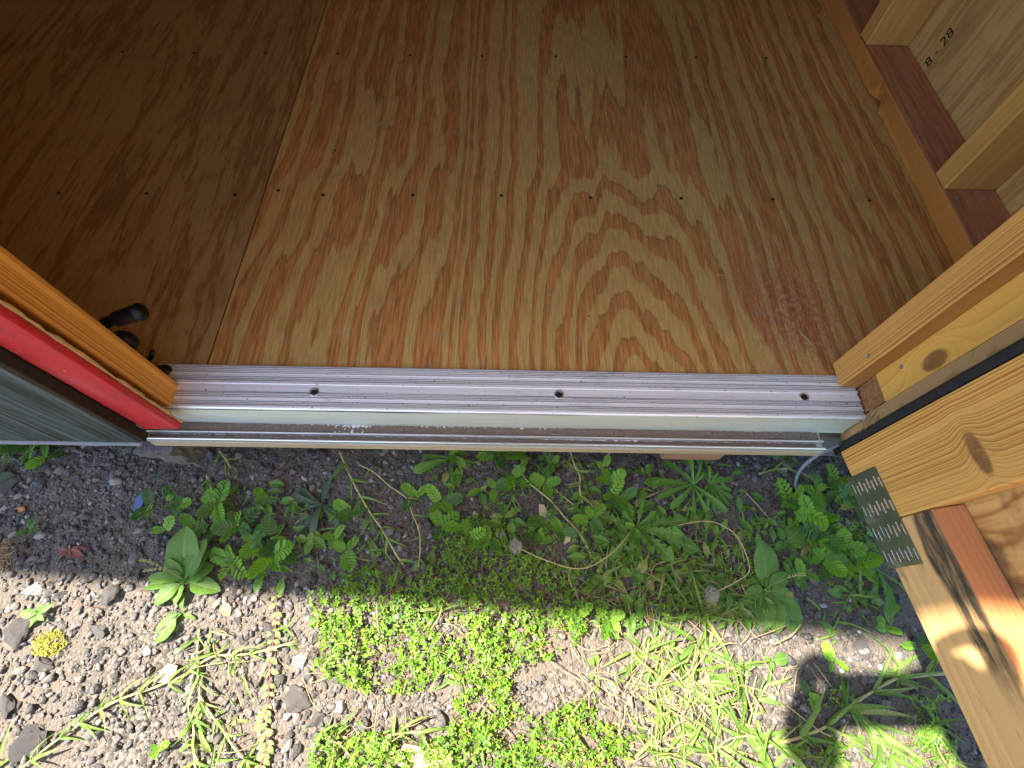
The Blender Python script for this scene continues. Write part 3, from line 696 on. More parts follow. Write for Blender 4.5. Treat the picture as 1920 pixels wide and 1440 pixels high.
# ================================================================== THRESHOLD
th = empty('door_threshold', (0, -0.03, 0)); tag(th, 'ribbed aluminium threshold across the doorway with dirt in its track', 'threshold')
def extrude_x(name, prof, x0, x1, mat, parent, n=60, closed=True, xend=None, wav=0.0):
    V = []; m = len(prof)
    for i in range(n + 1):
        t = i / n
        for k, (y, z) in enumerate(prof):
            xa = x0 + (xend(y)[0] if xend else 0); xb = x1 + (xend(y)[1] if xend else 0)
            x = xa + (xb - xa) * t
            V.append((x, y, z + wav * mnoise.noise((x * 9, y * 40, 2.0))))
    Fc = []
    for i in range(n):
        for k in range(m if closed else m - 1): Fc.append((i * m + k, i * m + (k + 1) % m, (i + 1) * m + (k + 1) % m, (i + 1) * m + k))
    if closed: Fc.append(tuple(range(m - 1, -1, -1))); Fc.append(tuple(n * m + k for k in range(m)))
    bm = bmesh.new(); vv = [bm.verts.new(v) for v in V]
    for f in Fc: bm.faces.new([vv[i] for i in f])
    bmesh.ops.recalc_face_normals(bm, faces=bm.faces[:])
    return link(name, from_bm(name, bm), mat, parent, Matrix.Identity(4))
top = [(0.0, 0.001), (-0.0008, 0.0040), (-0.0030, 0.0050)]
def ridges(y0, y1, pitch, zt, depth, a):
    y = y0
    while y - pitch > y1:
        a += [(y - pitch * 0.06, zt - depth), (y - pitch * 0.34, zt - depth), (y - pitch * 0.42, zt), (y - pitch * 0.92, zt + 0.0003)]; y -= pitch
ridges(-0.0034, -0.0150, 0.0027, 0.0052, 0.0019, top)
top += [(-0.0150, 0.0052), (-0.0178, 0.0050)]
ridges(-0.0180, -0.0272, 0.0027, 0.0052, 0.0019, top)
top += [(-0.0275, 0.0052), (-0.0280, 0.0060), (-0.0292, 0.0060), (-0.0298, 0.0049), (-0.0405, 0.0049), (-0.0408, 0.0030), (-0.0419, 0.0030), (-0.0422, 0.0052)]
ridges(-0.0424, -0.0525, 0.0027, 0.0052, 0.0019, top)
top += [(-0.0522, 0.0052), (-0.0545, 0.0052)]
ridges(-0.0546, -0.0622, 0.0025, 0.0052, 0.0019, top)
top += [(-0.0624, 0.0050), (-0.0630, 0.0066), (-0.0652, 0.0064), (-0.0665, 0.0050), (-0.0668, 0.0046), (-0.0668, 0.0)]
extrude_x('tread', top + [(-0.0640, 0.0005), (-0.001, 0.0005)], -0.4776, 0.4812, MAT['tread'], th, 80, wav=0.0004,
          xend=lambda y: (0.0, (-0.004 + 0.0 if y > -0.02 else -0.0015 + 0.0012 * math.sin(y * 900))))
extrude_x('riser', [(-0.0666, 0.0003), (-0.0672, -0.034), (-0.0690, -0.0405), (-0.0648, -0.0405), (-0.0648, 0.0003)], -0.484, 0.476, MAT['alu_green'], th, 60)
extrude_x('track', [(-0.0692, -0.0400), (-0.0825, -0.0402), (-0.0829, -0.0345), (-0.0836, -0.0336), (-0.0846, -0.0336), (-0.0852, -0.0345), (-0.0856, -0.0402),
                    (-0.0928, -0.0404), (-0.0932, -0.0345), (-0.0939, -0.0336), (-0.0952, -0.0336), (-0.0959, -0.0345), (-0.0962, -0.0442), (-0.0692, -0.0442)],
          -0.4905, 0.4405, MAT['alu_bright'], th, 80, wav=0.0006)
board('sill_board', (-0.4890, -0.0975, -0.058), (0.4400, -0.0450, -0.0446), MAT['sill_wood'], th, 'x', 0.001)
def dirt_strip(y0, y1, zb, x0, x1, seed):
    nxs, nys = 420, 7; V = []
    for i in range(nxs + 1):
        x = x0 + (x1 - x0) * i / nxs
        full = 0.5 + 0.9 * mnoise.noise((x * 3.1 + seed, 1.3, 0)) + 0.5 * mnoise.noise((x * 11, seed, 0))
        for j in range(nys + 1):
            t = j / nys; y = y0 + (y1 - y0) * t
            hgt = 0.0038 * min(1.15, max(0.12, full + 0.25)) * (1 - 0.75 * abs(2 * t - 1) ** 2.2) - 0.0005 + 0.0012 * mnoise.noise((x * 260, y * 260, seed)) + 0.0007 * mnoise.noise((x * 700, y * 700, seed))
            V.append((x, y, zb + hgt))
    m = nys + 1
    Fc = [(i * m + j, (i + 1) * m + j, (i + 1) * m + j + 1, i * m + j + 1) for i in range(nxs) for j in range(nys)]
    return Geo_from(V, Fc)
def Geo_from(V, Fc):
    gg = Geo(); gg.add(V, Fc); return gg
gd = dirt_strip(-0.0825, -0.0688, -0.0402, -0.456, 0.438, 2.0)
g2 = dirt_strip(-0.0928, -0.0857, -0.0404, -0.488, 0.432, 9.0); gd.add(g2.v, g2.f)
for _ in range(600):
    r = R_.uniform(0.0003, 0.0011); x = R_.uniform(-0.44, 0.43)
    y = R_.uniform(-0.082, -0.070) if R_.random() < 0.6 else R_.uniform(-0.092, -0.0865)
    gd.add([q * r * R_.uniform(0.7, 1.2) for q in ICO1[0]], ICO1[1], None, Matrix.Translation((x, y, -0.0372 + r * 0.3)))
tag(link('track_dirt', gd.mesh('track_dirt'), MAT['dirt'], th, Matrix.Identity(4)), kind='stuff')
big = disc_screw(0.0045, 0.0010, 0.3); rg = Geo()
ringv, ringf = [], []
for k in range(20):
    a = 2 * PI * k / 20
    for (r, z) in ((0.0046, 0.0), (0.0062, 0.0007), (0.0064, 0.0)): ringv.append((r * math.cos(a), r * math.sin(a), z))
for k in range(20):
    for j in range(2): ringf.append((k * 3 + j, k * 3 + j + 1, ((k + 1) % 20) * 3 + j + 1, ((k + 1) % 20) * 3 + j))
ringm = pyd('screw_rim', ringv, ringf, True)
for (px, py) in [(590, 736), (1048, 740.5), (1507, 745)]:
    p = on_z(px, py, 0.0042)
    s_ = link('screw', big, MAT['black_tar'], th, Matrix.Translation((p.x, p.y, 0.0050)))
    link('countersunk_rim', ringm, MAT['steel_ring'], s_, Matrix.Translation((0, 0, 0.0002)))
pb = on_z(1327, 812, -0.036)
me = pyd('clod', [q * 0.0045 * (0.8 + 0.5 * mnoise.noise(q * 1.9)) for q in ICO2[0]], ICO2[1])
tag(link('clod', me, MAT['dirt'], None, Matrix.Translation(pb)), 'grey clod of dirt in the track at the right of the threshold', 'clod')
strand('straw', [(1031, 813), (1045, 815), (1062, 815)], 0.0006, MAT['straw'], 'short straw lying in the upper dirt track of the threshold', 'straw', lambda a, b: on_z(a, b, -0.0350))

# skids under the shed
sk = tag(board('skid', (0.229, -0.094, -0.0975), (0.318, 1.6, -0.0605), MAT['skid_end'], None, 'y', 0.006), 'reddish end of a timber skid under the threshold right of centre', 'skid')
def broken_skid():
    bm = bmesh.new(); bmesh.ops.create_cube(bm, size=1); bmesh.ops.subdivide_edges(bm, edges=bm.edges[:], cuts=14, use_grid_fill=True)
    lo = Vector((-0.517, -0.109, -0.150)); hi = Vector((-0.467, -0.028, -0.0605))
    for v in bm.verts:
        t = v.co.z + 0.5; p = Vector([lo[i] + (v.co[i] + 0.5) * (hi[i] - lo[i]) for i in range(3)])
        p.x = -0.478 + (p.x + 0.478) * (0.22 + 0.78 * t); p.y += 0.02 * (1 - t) * 0.6
        k = 0.004 * mnoise.noise((p.x * 120, p.y * 120, p.z * 35)) + 0.002 * mnoise.noise((p.x * 300, p.y * 300, p.z * 120))
        v.co = p + Vector((v.co.x * 2, v.co.y * 2, 0)) * k
    return link('skid', from_bm('skid', bm), MAT['grey_wood'], None, Matrix.Identity(4))
sk2 = tag(broken_skid(), 'grey weathered broken timber below the corner of the siding', 'skid')
panel_r = panel('rim_joist', (-1.62, -0.060, -0.165), (0.80, -0.024, -0.0595), MAT['grey_wood'], None)
tag(panel_r, 'dark rim joist hidden in the shade under the floor', 'joist')

# ================================================================== LATCH behind the left jamb
lt = empty('door_latch', (-0.462, 0.0, 0.0)); tag(lt, 'black latch with a lever handle behind the orange door stop', 'latch')
YL = -0.012
def LP(px, py, dy=0.0): return on_y(px, py, YL + dy)
def curve_part(name, pts, rads, mat, parent, n=12):
    V, Fc = tube_geo(pts, rads, n); return link(name, pyd(name, V, Fc, True), mat, parent, Matrix.Identity(4))
hp = catmull([LP(178, 622), LP(200, 604), LP(220, 598), LP(240, 592), LP(258, 586), LP(266, 584)], 4)
k = len(hp)
def hr(i):
    t = i / (k - 1)
    return 0.0062 if t < 0.40 else (0.0090 + 0.0025 * (t - 0.4) if t < 0.95 else 0.006)
curve_part('handle', hp, [hr(i) for i in range(k)], MAT['black_plastic'], lt, 14)
a = LP(176, 606); b = LP(322, 716)
curve_part('bolt_rod', [a, (a + b) / 2, b], 0.0052, MAT['black_plastic'], lt, 10)
def knob(name, c, r, sy, mat):
    V = [Vector((q.x * r, q.y * r * sy, q.z * r)) for q in ICO3[0]]
    return link(name, pyd(name, V, ICO3[1], True), mat, lt, Matrix.Translation(c))
knob('knob', LP(233, 639), 0.0150, 0.8, MAT['black_plastic'])
knob('ball_foot', LP(311, 699), 0.0135, 0.8, MAT['black_plastic'])
curve_part('pin', [LP(281, 672), LP(284, 666), LP(286, 659)], [0.0033, 0.0033, 0.0031], MAT['black_plastic'], lt, 8)
p0 = LP(250, 660, 0.012)

# ================================================================== OPEN DOOR
ZD = 0.010
A_ = on_z(1575, 848, ZD); C_ = on_z(1850, 1440, ZD)
dd = (C_ - A_).normalized(); bk = Vector((-dd.y, dd.x, 0))
DM = Matrix(((dd.x, bk.x, 0, A_.x), (dd.y, bk.y, 0, A_.y), (0, 0, 1, 0), (0, 0, 0, 1)))
door = empty('shed_door', (A_.x, A_.y, 0)); tag(door, 'open shed door of knotty pine framing with a steel mending plate', 'door')
DT = 1.45
board('stile', (0.0, 0.0, ZD), (0.0922, 0.0381, DT), MAT['door_stile'], door, 'z', 0.0022, FM=DM)
board('stile', (0.79, 0.0, ZD), (0.879, 0.0381, DT), MAT['door_stile'], door, 'z', 0.0022, FM=DM)
# rail: grain along the door (local z -> door x), local x -> down; flip so that local x points up
def rail(z0, z1, mat):
    lo = Vector((0.0928, 0.0006, z0)); hi = Vector((0.7895, 0.0381, z1)); d = hi - lo; c = (lo + hi) / 2
    bm = box_bm(d.z, d.y, d.x, 0.002, 2)
    Rm = Matrix(((0, 0, 1, 0), (0, 1, 0, 0), (1, 0, 0, 0), (0, 0, 0, 1)))    # local z -> x, local x -> z (mirror: faces flipped below)
    bmesh.ops.reverse_faces(bm, faces=bm.faces[:])
    return link('rail', from_bm('rail', bm), mat, door, DM @ Matrix.Translation(c) @ Rm)
rail(ZD + 0.0005, ZD + 0.0885, MAT['door_rail'])
rail(DT - 0.09, DT, MAT['door_rail'])
shd = panel('door_panel', (0, 0, 0), (1, 1, 1), MAT['door_ply'], None, 0.0)
bpy.data.objects.remove(shd)
bm = bmesh.new(); bmesh.ops.create_cube(bm, size=1)
for v in bm.verts: v.co = Vector((0.002 if v.co.x < 0 else 0.877, 0.0386 if v.co.y < 0 else 0.052, 0.004 if v.co.z < 0 else DT))
link('door_panel', from_bm('door_panel', bm), MAT['door_ply'], door, DM)
# mending plate: a steel sheet with rows of punched slots
def plate_mesh():
    """sheet in local x (along door 0..0.108), z (height 0..0.052), with true slots, their raised rims and bright sides"""
    bm = bmesh.new(); W, H = 0.109, 0.0525
    slots = []
    for r in range(4):
        x0 = 0.009 + r * 0.0268
        for kk in range(8):
            zc = 0.0035 + kk * 0.0065; xo = 0.0035 if kk % 2 else 0.0
            slots.append((x0 + xo, x0 + xo + 0.0118, zc - 0.0017, zc + 0.0017))
    xsn = sorted(set([0, W] + [s[0] for s in slots] + [s[1] for s in slots])); zsn = sorted(set([0, H] + [s[2] for s in slots] + [s[3] for s in slots]))
    vd = {}
    def vtx(i, j):
        if (i, j) not in vd: vd[(i, j)] = bm.verts.new((xsn[i], -0.0009, zsn[j]))
        return vd[(i, j)]
    for i in range(len(xsn) - 1):
        for j in range(len(zsn) - 1):
            xc = (xsn[i] + xsn[i + 1]) / 2; zc = (zsn[j] + zsn[j + 1]) / 2
            if any(s[0] < xc < s[1] and s[2] < zc < s[3] for s in slots): continue
            bm.faces.new((vtx(i, j), vtx(i + 1, j), vtx(i + 1, j + 1), vtx(i, j + 1)))
    ret = bmesh.ops.extrude_face_region(bm, geom=bm.faces[:])
    for v in [e for e in ret['geom'] if isinstance(e, bmesh.types.BMVert)]: v.co.y += 0.0007
    bmesh.ops.recalc_face_normals(bm, faces=bm.faces[:])
    return from_bm('mending_plate', bm), slots
pm, slots = plate_mesh()
PM = DM @ Matrix.Translation((0.0325, 0.0, ZD - 0.0085 + 0.0005))
plate = link('mending_plate', pm, MAT['zinc'], door, PM); plate['label'] = 'galvanised plate of slotted rows bridging stile and rail'
for (xa, xb, za, zb) in slots:      # each punched tooth leaves a folded bright flank on the upper side of its slot
    Vv = [(xa, -0.0010, zb + 0.0001), (xb, -0.0010, zb + 0.0001), (xb, -0.0016, zb - 0.0004), (xa, -0.0016, zb - 0.0004), (xa, -0.0004, zb - 0.0009), (xb, -0.0004, zb - 0.0009)]
    link('tooth', pyd('tooth', Vv, [(0, 1, 2, 3), (3, 2, 5, 4)]), MAT['nail_grey'], plate, Matrix.Identity(4))
tm2 = text_mesh('GA20\n22', 0.0052)
Mtx = Matrix(((-0.34, -0.94, 0, 0.053), (0, 0, -1, -0.00105), (0.94, -0.34, 0, 0.0125), (0, 0, 0, 1)))
link('stamped_number', tm2, MAT['steel_ring'], plate, Mtx)
panel('hinge_strip', (0, 0, 0), (0.001, 0.001, 0.001), MAT['black_tar'], None, 0); bpy.data.objects.remove(bpy.data.objects['hinge_strip'])
bm = box_bm(0.009, 0.05, DT - 0.01, 0.002); link('black_weatherstrip', from_bm('black_weatherstrip', bm), MAT['black_tar'], door, DM @ Matrix.Translation((-0.0057, 0.027, 0.005 + DT / 2)))

# ================================================================== GRAVEL
def rock_shape(base, seed, sq=(1, 0.8, 0.6), amp=0.28, cuts=8):
    rr = random.Random(seed); pl = []
    for _ in range(cuts):
        n = Vector((rr.gauss(0, 1), rr.gauss(0, 1), rr.gauss(0, 1))).normalized(); pl.append((n, rr.uniform(0.38, 0.78)))
    out = []
    for q in base:
        p = q.copy()
        for n, d in pl:
            k = p.dot(n) - d
            if k > 0: p = p - n * k * 0.92
        p = p * (1 + amp * mnoise.noise(q * 1.7 + Vector((seed * 3.1, 0, 0))) + 0.12 * mnoise.noise(q * 4.3 + Vector((seed, 0, 0))) + (0.06 * mnoise.noise(q * 11 + Vector((0, seed, 0))) if len(base) > 100 else 0))
        out.append(Vector((p.x * sq[0], p.y * sq[1], p.z * sq[2])))
    return out
def soil_amount(x, y):      # patches where fine soil shows between the stones
    return mnoise.noise((x * 2.6 + 5, y * 2.6, 3.0)) + 0.5 * mnoise.noise((x * 7, y * 7, 1.0))
SP = on_z(1120, 1225, -0.2)
def build_gravel():
    small = [np.array(rock_shape([Vector(q) for q in ICO2[0]], i, (1, R_.uniform(0.65, 1), R_.uniform(0.5, 0.8)))) for i in range(14)]
    f1 = np.array(ICO2[1])
    tiny = [np.array(rock_shape([Vector(q) for q in ICO1[0]], 60 + i, (1, R_.uniform(0.65, 1), R_.uniform(0.5, 0.8)))) for i in range(8)]; f0 = np.array(ICO1[1])
    rng = np.random.RandomState(3); Vs = []; Fs = []; o = 0
    N = 17000
    def put(n, rmin, rmax, pw, keep, fine=True):
        nonlocal o
        c = 0
        while c < n:
            x = rng.uniform(-1.02, 1.02); y = rng.uniform(-0.80, 0.0)
            d = ((x - SP.x) / 0.11) ** 2 + ((y - SP.y) / 0.045) ** 2
            if d < 1 and rng.rand() > 0.10: continue
            if soil_amount(x, y) > keep and rng.rand() < 0.75: continue
            r = rmin + (rmax - rmin) * rng.rand() ** pw
            a = rng.uniform(0, 2 * PI); ca, sa = math.cos(a), math.sin(a)
            sh, fa = (small, f1) if fine else (tiny, f0)
            v = sh[rng.randint(len(sh))] * r
            t = rng.uniform(-0.5, 0.5); ct, st = math.cos(t), math.sin(t)
            v = np.stack([v[:, 0], v[:, 1] * ct - v[:, 2] * st, v[:, 1] * st + v[:, 2] * ct], 1)
            v = np.stack([v[:, 0] * ca - v[:, 1] * sa + x, v[:, 0] * sa + v[:, 1] * ca + y, v[:, 2] + gh(x, y) + r * rng.uniform(-0.05, 0.38)], 1)
            Vs.append(v); Fs.append(fa + o); o += len(v); c += 1
    put(15000, 0.0013, 0.0030, 1.2, 0.45, False); put(15500, 0.0026, 0.0056, 1.5, 0.40); put(4600, 0.005, 0.0088, 1.5, 0.5); put(420, 0.008, 0.0125, 1.3, 0.6)
    V = np.concatenate(Vs); Fc = np.concatenate(Fs)
    me = bpy.data.meshes.new('gravel')
    me.vertices.add(len(V)); me.vertices.foreach_set('co', V.astype(np.float32).ravel())
    me.loops.add(Fc.size); me.loops.foreach_set('vertex_index', Fc.astype(np.int32).ravel())
    me.polygons.add(len(Fc)); me.polygons.foreach_set('loop_start', np.arange(0, Fc.size, 3, dtype=np.int32))
    me.update(calc_edges=True); me.validate()
    tag(link('gravel', me, MAT['gravel']), 'small grey angular gravel in front of the shed', kind='stuff')
build_gravel()

rock_meshes = [pyd('stone', rock_shape(ICO3[0], 40 + i, (1, R_.uniform(0.62, 0.85), R_.uniform(0.45, 0.6)), 0.3, 11), ICO3[1]) for i in range(6)]
def rock(px, py, r, mat, label, group=None, rz=None, mesh=None, sink=0.06):
    p = gp(px, py); me = rock_meshes[mesh if mesh is not None else R_.randrange(6)].copy(); me.materials.clear(); me.materials.append(mat)
    M = Matrix.Translation((p.x, p.y, p.z + r * sink)) @ Matrix.Rotation(R_.random() * 6.28 if rz is None else rz, 4, 'Z') @ Matrix.Scale(r * 0.92, 4)
    return tag(link('stone', me, None, None, M), label, 'stone', group)
for a in [
    (58, 1392, 0.030, 'rock_dark', 'dark grey speckled rock near the grass runner at the lower left', 0.3),
    (553, 1318, 0.027, 'rock', 'grey cracked rock left of the lower clover mat'),
    (592, 1352, 0.017, 'rock', 'rounded grey rock below the cracked grey rock'),
    (563, 1242, 0.015, 'rock_pale', 'white bright stone beside the clover mat'),
    (210, 1115, 0.024, 'rock', 'flat brown grey stone in the sun above the yellow moss'),
    (62, 1108, 0.019, 'rock_pale', 'white flat stone in the sun at the left edge of the shade'),
    (115, 1115, 0.013, 'rock', 'grey stone just right of the white flat stone'),
    (80, 900, 0.020, 'rock', 'blocky grey stone below the siding on the left'),
    (12, 915, 0.026, 'rock', 'brown grey stone at the left picture edge under the siding'),
    (185, 1182, 0.018, 'rock', 'blue grey angular stone right of the yellow moss'),
    (85, 1245, 0.020, 'rock', 'grey stone with a pale face below the yellow moss'),
    (30, 1185, 0.030, 'rock', 'large pale grey slab of stone at the left picture edge'),
    (15, 1320, 0.022, 'rock', 'white and grey stone at the left picture edge below the pale slab'),
    (235, 890, 0.012, 'rock', 'grey stone in the shade below the skid end'),
    (740, 905, 0.013, 'rock', 'brown grey round stone under the threshold beside the grass stem'),
    (707, 848, 0.011, 'rock', 'grey round stone at the foot of the threshold'),
    (1168, 865, 0.022, 'rock', 'dark blue grey stone against the threshold left of the skid'),
    (1213, 867, 0.010, 'rock', 'small grey stone between the dark blue stone and the skid'),
    (1280, 960, 0.018, 'rock_dark', 'dark stone under the narrow leaved rosette'),
    (1405, 970, 0.020, 'rock', 'cracked grey stone right of the narrow leaved rosette'),
    (985, 975, 0.012, 'rock', 'grey stone in the shade below the feathery sprigs'),
    (590, 1085, 0.014, 'rock', 'blue grey stone at the edge of the shade left of the clover'),
    (505, 1180, 0.020, 'rock', 'grey stone in the sun beside the spurge vine'),
    (525, 1275, 0.013, 'rock', 'grey stone touching the spurge vine'),
    (1610, 1215, 0.020, 'rock', 'grey sunlit stone at the shade edge near the door'),
    (1400, 1310, 0.020, 'rock', 'flat grey stone between the grass tufts at the lower right'),
    (1415, 1280, 0.018, 'rock', 'pale grey flat stone left of the hand shadow'),
    (1330, 1360, 0.014, 'rock', 'grey stone under the grass at the bottom right'),
    (1100, 1272, 0.008, 'rock_pale', 'pale chip of stone on the bare soil patch'),
    (1458, 911, 0.007, 'rock_pale', 'white pebble in the shade under the grey strap'),
    (1560, 1108, 0.008, 'rock_pale', 'white pebble in the shade beside the right plantain'),
    (300, 1028, 0.011, 'rock', 'pale ridged stone in the shade left of the plantain'),
    (620, 895, 0.009, 'rock', 'blue grey stone in the shade under the threshold'),
    (560, 880, 0.012, 'rock', 'blue grey stone in the shade below the left threshold screw'),
    (1385, 1010, 0.009, 'rock', 'dark grey stone inside the bent dandelion stem'),
    (1320, 1145, 0.011, 'rock_dark', 'dark stone under the grass at the shade edge'),
    (118, 942, 0.007, 'rock_pale', 'small white pebble above the lone sprig on the left'),
    (205, 912, 0.006, 'rock_pale', 'small white pebble below the left skid end')]:
    rock(a[0], a[1], a[2], MAT[a[3]], a[4], rz=a[5] if len(a) > 5 else None)
LB = 'mid sized grey stone lying proud of the gravel'
for _ in range(44):
    px, py = R_.uniform(5, 620), R_.uniform(930, 1435)
    if R_.random() < 0.3: px, py = R_.uniform(600, 1640), R_.uniform(860, 1000)
    rock(px, py, R_.uniform(0.0065, 0.0125), MAT['rock'], LB, 'mid sized grey stones in the gravel')
p = gp(43, 955); me = pyd('pebble', rock_shape(ICO2[0], 91, (1, 0.7, 0.55)), ICO2[1])
tag(link('pebble', me, MAT['orange_pebble'], None, Matrix.Translation(p + Vector((0, 0, 0.003))) @ Matrix.Scale(0.0075, 4)), 'small orange brown pebble in the shaded gravel at the left', 'pebble')
def scrap(name, px, py, pts, th_, mat, label, cat, rz=0, rx=0.0, dz=0.006):
    n = len(pts); V = [(x, y, -th_ / 2) for x, y in pts] + [(x, y, th_ / 2 + 0.0008 * mnoise.noise((x * 300, y * 300, 0))) for x, y in pts]
    Fc = [tuple(range(n - 1, -1, -1)), tuple(range(n, 2 * n))] + [(i, (i + 1) % n, (i + 1) % n + n, i + n) for i in range(n)]
    p = gp(px, py, dz)
    return tag(link(name, pyd(name, V, Fc), mat, None, Matrix.Translation(p) @ Matrix.Rotation(rz, 4, 'Z') @ Matrix.Rotation(rx, 4, 'X')), label, cat)
scrap('plastic_scrap', 264, 945, [(-.009, -.012), (.002, -.010), (.011, .006), (.004, .013), (-.004, .008), (-.006, -.002)], 0.0012, MAT['blue_scrap'], 'scrap of blue plastic under a feathery leaf in the shade', 'plastic scrap', 0.2, 0.3)
scrap('wood_chip', 1018, 965, [(-.007, -.015), (.001, -.018), (.008, -.012), (.006, .004), (.004, .014), (-.004, .016), (-.006, .004)], 0.003, MAT['chip'], 'pale grey wood chip standing in the gravel right of the seed head', 'wood chip', 0.2, 0.2)
scrap('wood_chip', 800, 1418, [(-.034, -.012), (-.01, -.014), (.03, -.010), (.036, .004), (.012, .010), (-.03, .012), (-.038, .002)], 0.005, MAT['chip'], 'long pale splintered wood chip in the sun at the bottom', 'wood chip', -0.1, 0.1)
scrap('wood_chip', 1062, 1010, [(-.008, -.007), (.003, -.006), (.008, .005), (.004, .008), (-.002, .002), (-.006, .002)], 0.0015, MAT['chip'], 'small torn pale chip right of the dandelion seed head', 'wood chip', 0.5, 0.3)
scrap('wood_chip', 318, 1262, [(-.016, -.006), (.006, -.012), (.015, .004), (.004, .012), (-.006, .006)], 0.003, MAT['chip'], 'pale wood chip in the sun under the grass runner', 'wood chip', 0.4, 0.2)

# ================================================================== PLANTS
def leaf_geo(L, W, prof, n=8, cols=4, droop=0.25, fold=0.3, wave=0.0, seed=0, twist=0.0, bend=0.0):
    V = []; uv = []; rr = random.Random(seed); ph = rr.random() * 6
    for i in range(n + 1):
        t = i / n; w = W * 0.5 * prof(t); y = L * (t - 0.12 * droop * t * t); z = -droop * L * t * t * 0.6 + 0.03 * L * math.sin(PI * t)
        tw = twist * t
        for j in range(cols + 1):
            q = 2 * j / cols - 1
            x = w * q; zz = fold * abs(q) * w + wave * L * abs(q) * math.sin(t * 17 + ph + (2.0 if q > 0 else 0))
            V.append((x * math.cos(tw) - zz * math.sin(tw) + bend * L * t * t, y - 0.35 * bend * bend * L * t, z + zz * math.cos(tw) + x * math.sin(tw))); uv.append(((q + 1) / 2, t))
    m = cols + 1
    Fc = [(i * m + j, i * m + j + 1, (i + 1) * m + j + 1, (i + 1) * m + j) for i in range(n) for j in range(cols)]
    return V, Fc, uv
def p_oval(t): return 0.10 if t < 0.12 else max(0.02, math.sin(PI * ((t - 0.12) / 0.88) ** 0.85) ** 0.75)
def p_plantain(t): return 0.13 if t < 0.22 else max(0.03, math.sin(PI * min(1, ((t - 0.2) / 0.8)) ** 0.8) ** 0.6)
def p_blade(t): return min(1.0, 0.35 + t * 5) * max(0.04, (1 - t) ** 0.55)
def p_spat(t): return max(0.03, (0.30 + 0.9 * t ** 1.3) * (1.0 if t < 0.75 else math.sqrt(max(0, 1 - ((t - 0.75) / 0.25) ** 2))))
def p_narrow(t): return max(0.03, math.sin(PI * (0.10 + 0.9 * t) ** 1.15) ** 0.8)
def p_round(t): return 0.05 if t < 0.3 else max(0.05, math.sqrt(max(0, 1 - ((t - 0.66) / 0.36) ** 2)))
def p_dand(t):
    env = 0.16 + 0.95 * t ** 1.2
    saw = (t * 7.0) % 1.0
    k = 1 - 0.62 * (1 - saw) ** 0.8 if t < 0.74 else 1.0
    tip = 1.0 if t < 0.74 else max(0.02, 1 - ((t - 0.74) / 0.26) ** 1.3)
    return env * k * tip if t > 0.18 else 0.14
def p_serr(t): return p_spat(t) * (1 - 0.22 * (1 - (t * 9) % 1.0)) if t > 0.25 else 0.16
LM = {}
def lmesh(kind, v):
    k = (kind, v)
    if k in LM: return LM[k]
    rr = random.Random(str(k))
    if kind == 'dandelion': a = leaf_geo(1, rr.uniform(0.30, 0.40), p_dand, 42, 4, rr.uniform(0.1, 0.5), rr.uniform(0.0, 0.3), 0.012, v, rr.uniform(-0.5, 0.5))
    elif kind == 'serrate': a = leaf_geo(1, rr.uniform(0.22, 0.3), p_serr, 36, 4, rr.uniform(0.1, 0.4), 0.15, 0.01, v, rr.uniform(-0.3, 0.3))
    elif kind == 'plantain': a = leaf_geo(1, rr.uniform(0.44, 0.56), p_plantain, 18, 8, rr.uniform(0.15, 0.5), rr.uniform(0.05, 0.3), 0.012, v, rr.uniform(-0.3, 0.3))
    elif kind == 'narrow': a = leaf_geo(1, rr.uniform(0.13, 0.19), p_spat, 14, 4, rr.uniform(0.2, 0.7), 0.3, 0.0, v, rr.uniform(-0.3, 0.3))
    elif kind == 'blade': a = leaf_geo(1, rr.uniform(0.072, 0.118), p_blade, 12, 4, rr.uniform(-0.1, 1.3), rr.uniform(0.3, 0.8), 0.0, v, rr.uniform(-1.2, 1.2), rr.uniform(-0.45, 0.45))
    elif kind == 'oval': a = leaf_geo(1, rr.uniform(0.42, 0.55), p_oval, 12, 4, rr.uniform(0.1, 0.4), 0.2, 0.01, v)
    elif kind == 'round': a = leaf_geo(1, 0.62, p_round, 12, 6, 0.1, 0.05, 0.0, v)
    elif kind == 'pinnate':
        V, Fc, uv = [], [], []
        def addl(base, ang, L, W, tilt, u0):
            o = len(V); c, s_ = math.cos(ang), math.sin(ang)
            pts = [(0, 0), (0.22, 0.36), (0.55, 0.5), (0.85, 0.36), (1.0, 0.0), (0.85, -0.36), (0.55, -0.5), (0.22, -0.36)]
            for (a_, b_) in pts:
                lx, ly = a_ * L, b_ * W
                V.append((base[0] + lx * s_ + ly * c, base[1] + lx * c - ly * s_, base[2] + a_ * L * tilt + abs(b_) * W * 0.25)); uv.append((b_ + 0.5, a_ * 0.8))
            Fc.append(tuple(o + k_ for k_ in (0, 1, 2, 3, 4))); Fc.append(tuple(o + k_ for k_ in (0, 4, 5, 6, 7)))
        npair = rr.choice([5, 6, 7]); dr = rr.uniform(0.0, 0.35)
        for i in range(npair):
            t = 0.14 + 0.80 * i / (npair - 1); z = 0.05 * math.sin(PI * t) - dr * t * t * 0.6
            ll = 0.40 * (0.75 + 0.5 * math.sin(PI * t)) * (0.86 if i == npair - 1 else 1)
            for sd in (-1, 1): addl((0, t, z), sd * (1.20 - 0.62 * t), ll, 0.20, rr.uniform(-0.05, 0.2), t)
        addl((0, 0.94, 0.02 - dr * 0.55), 0, 0.32, 0.2, -0.1, 1)
        st = leaf_geo(0.97, 0.035, lambda t: 1, 4, 1, dr, 0)
        o = len(V); V += st[0]; uv += [(0.5, 0.2)] * len(st[0]); Fc += [tuple(i_ + o for i_ in f) for f in st[1]]
        a = (V, Fc, uv)
    LM[k] = pyd('leaf', a[0], a[1], kind != 'pinnate', a[2]); return LM[k]
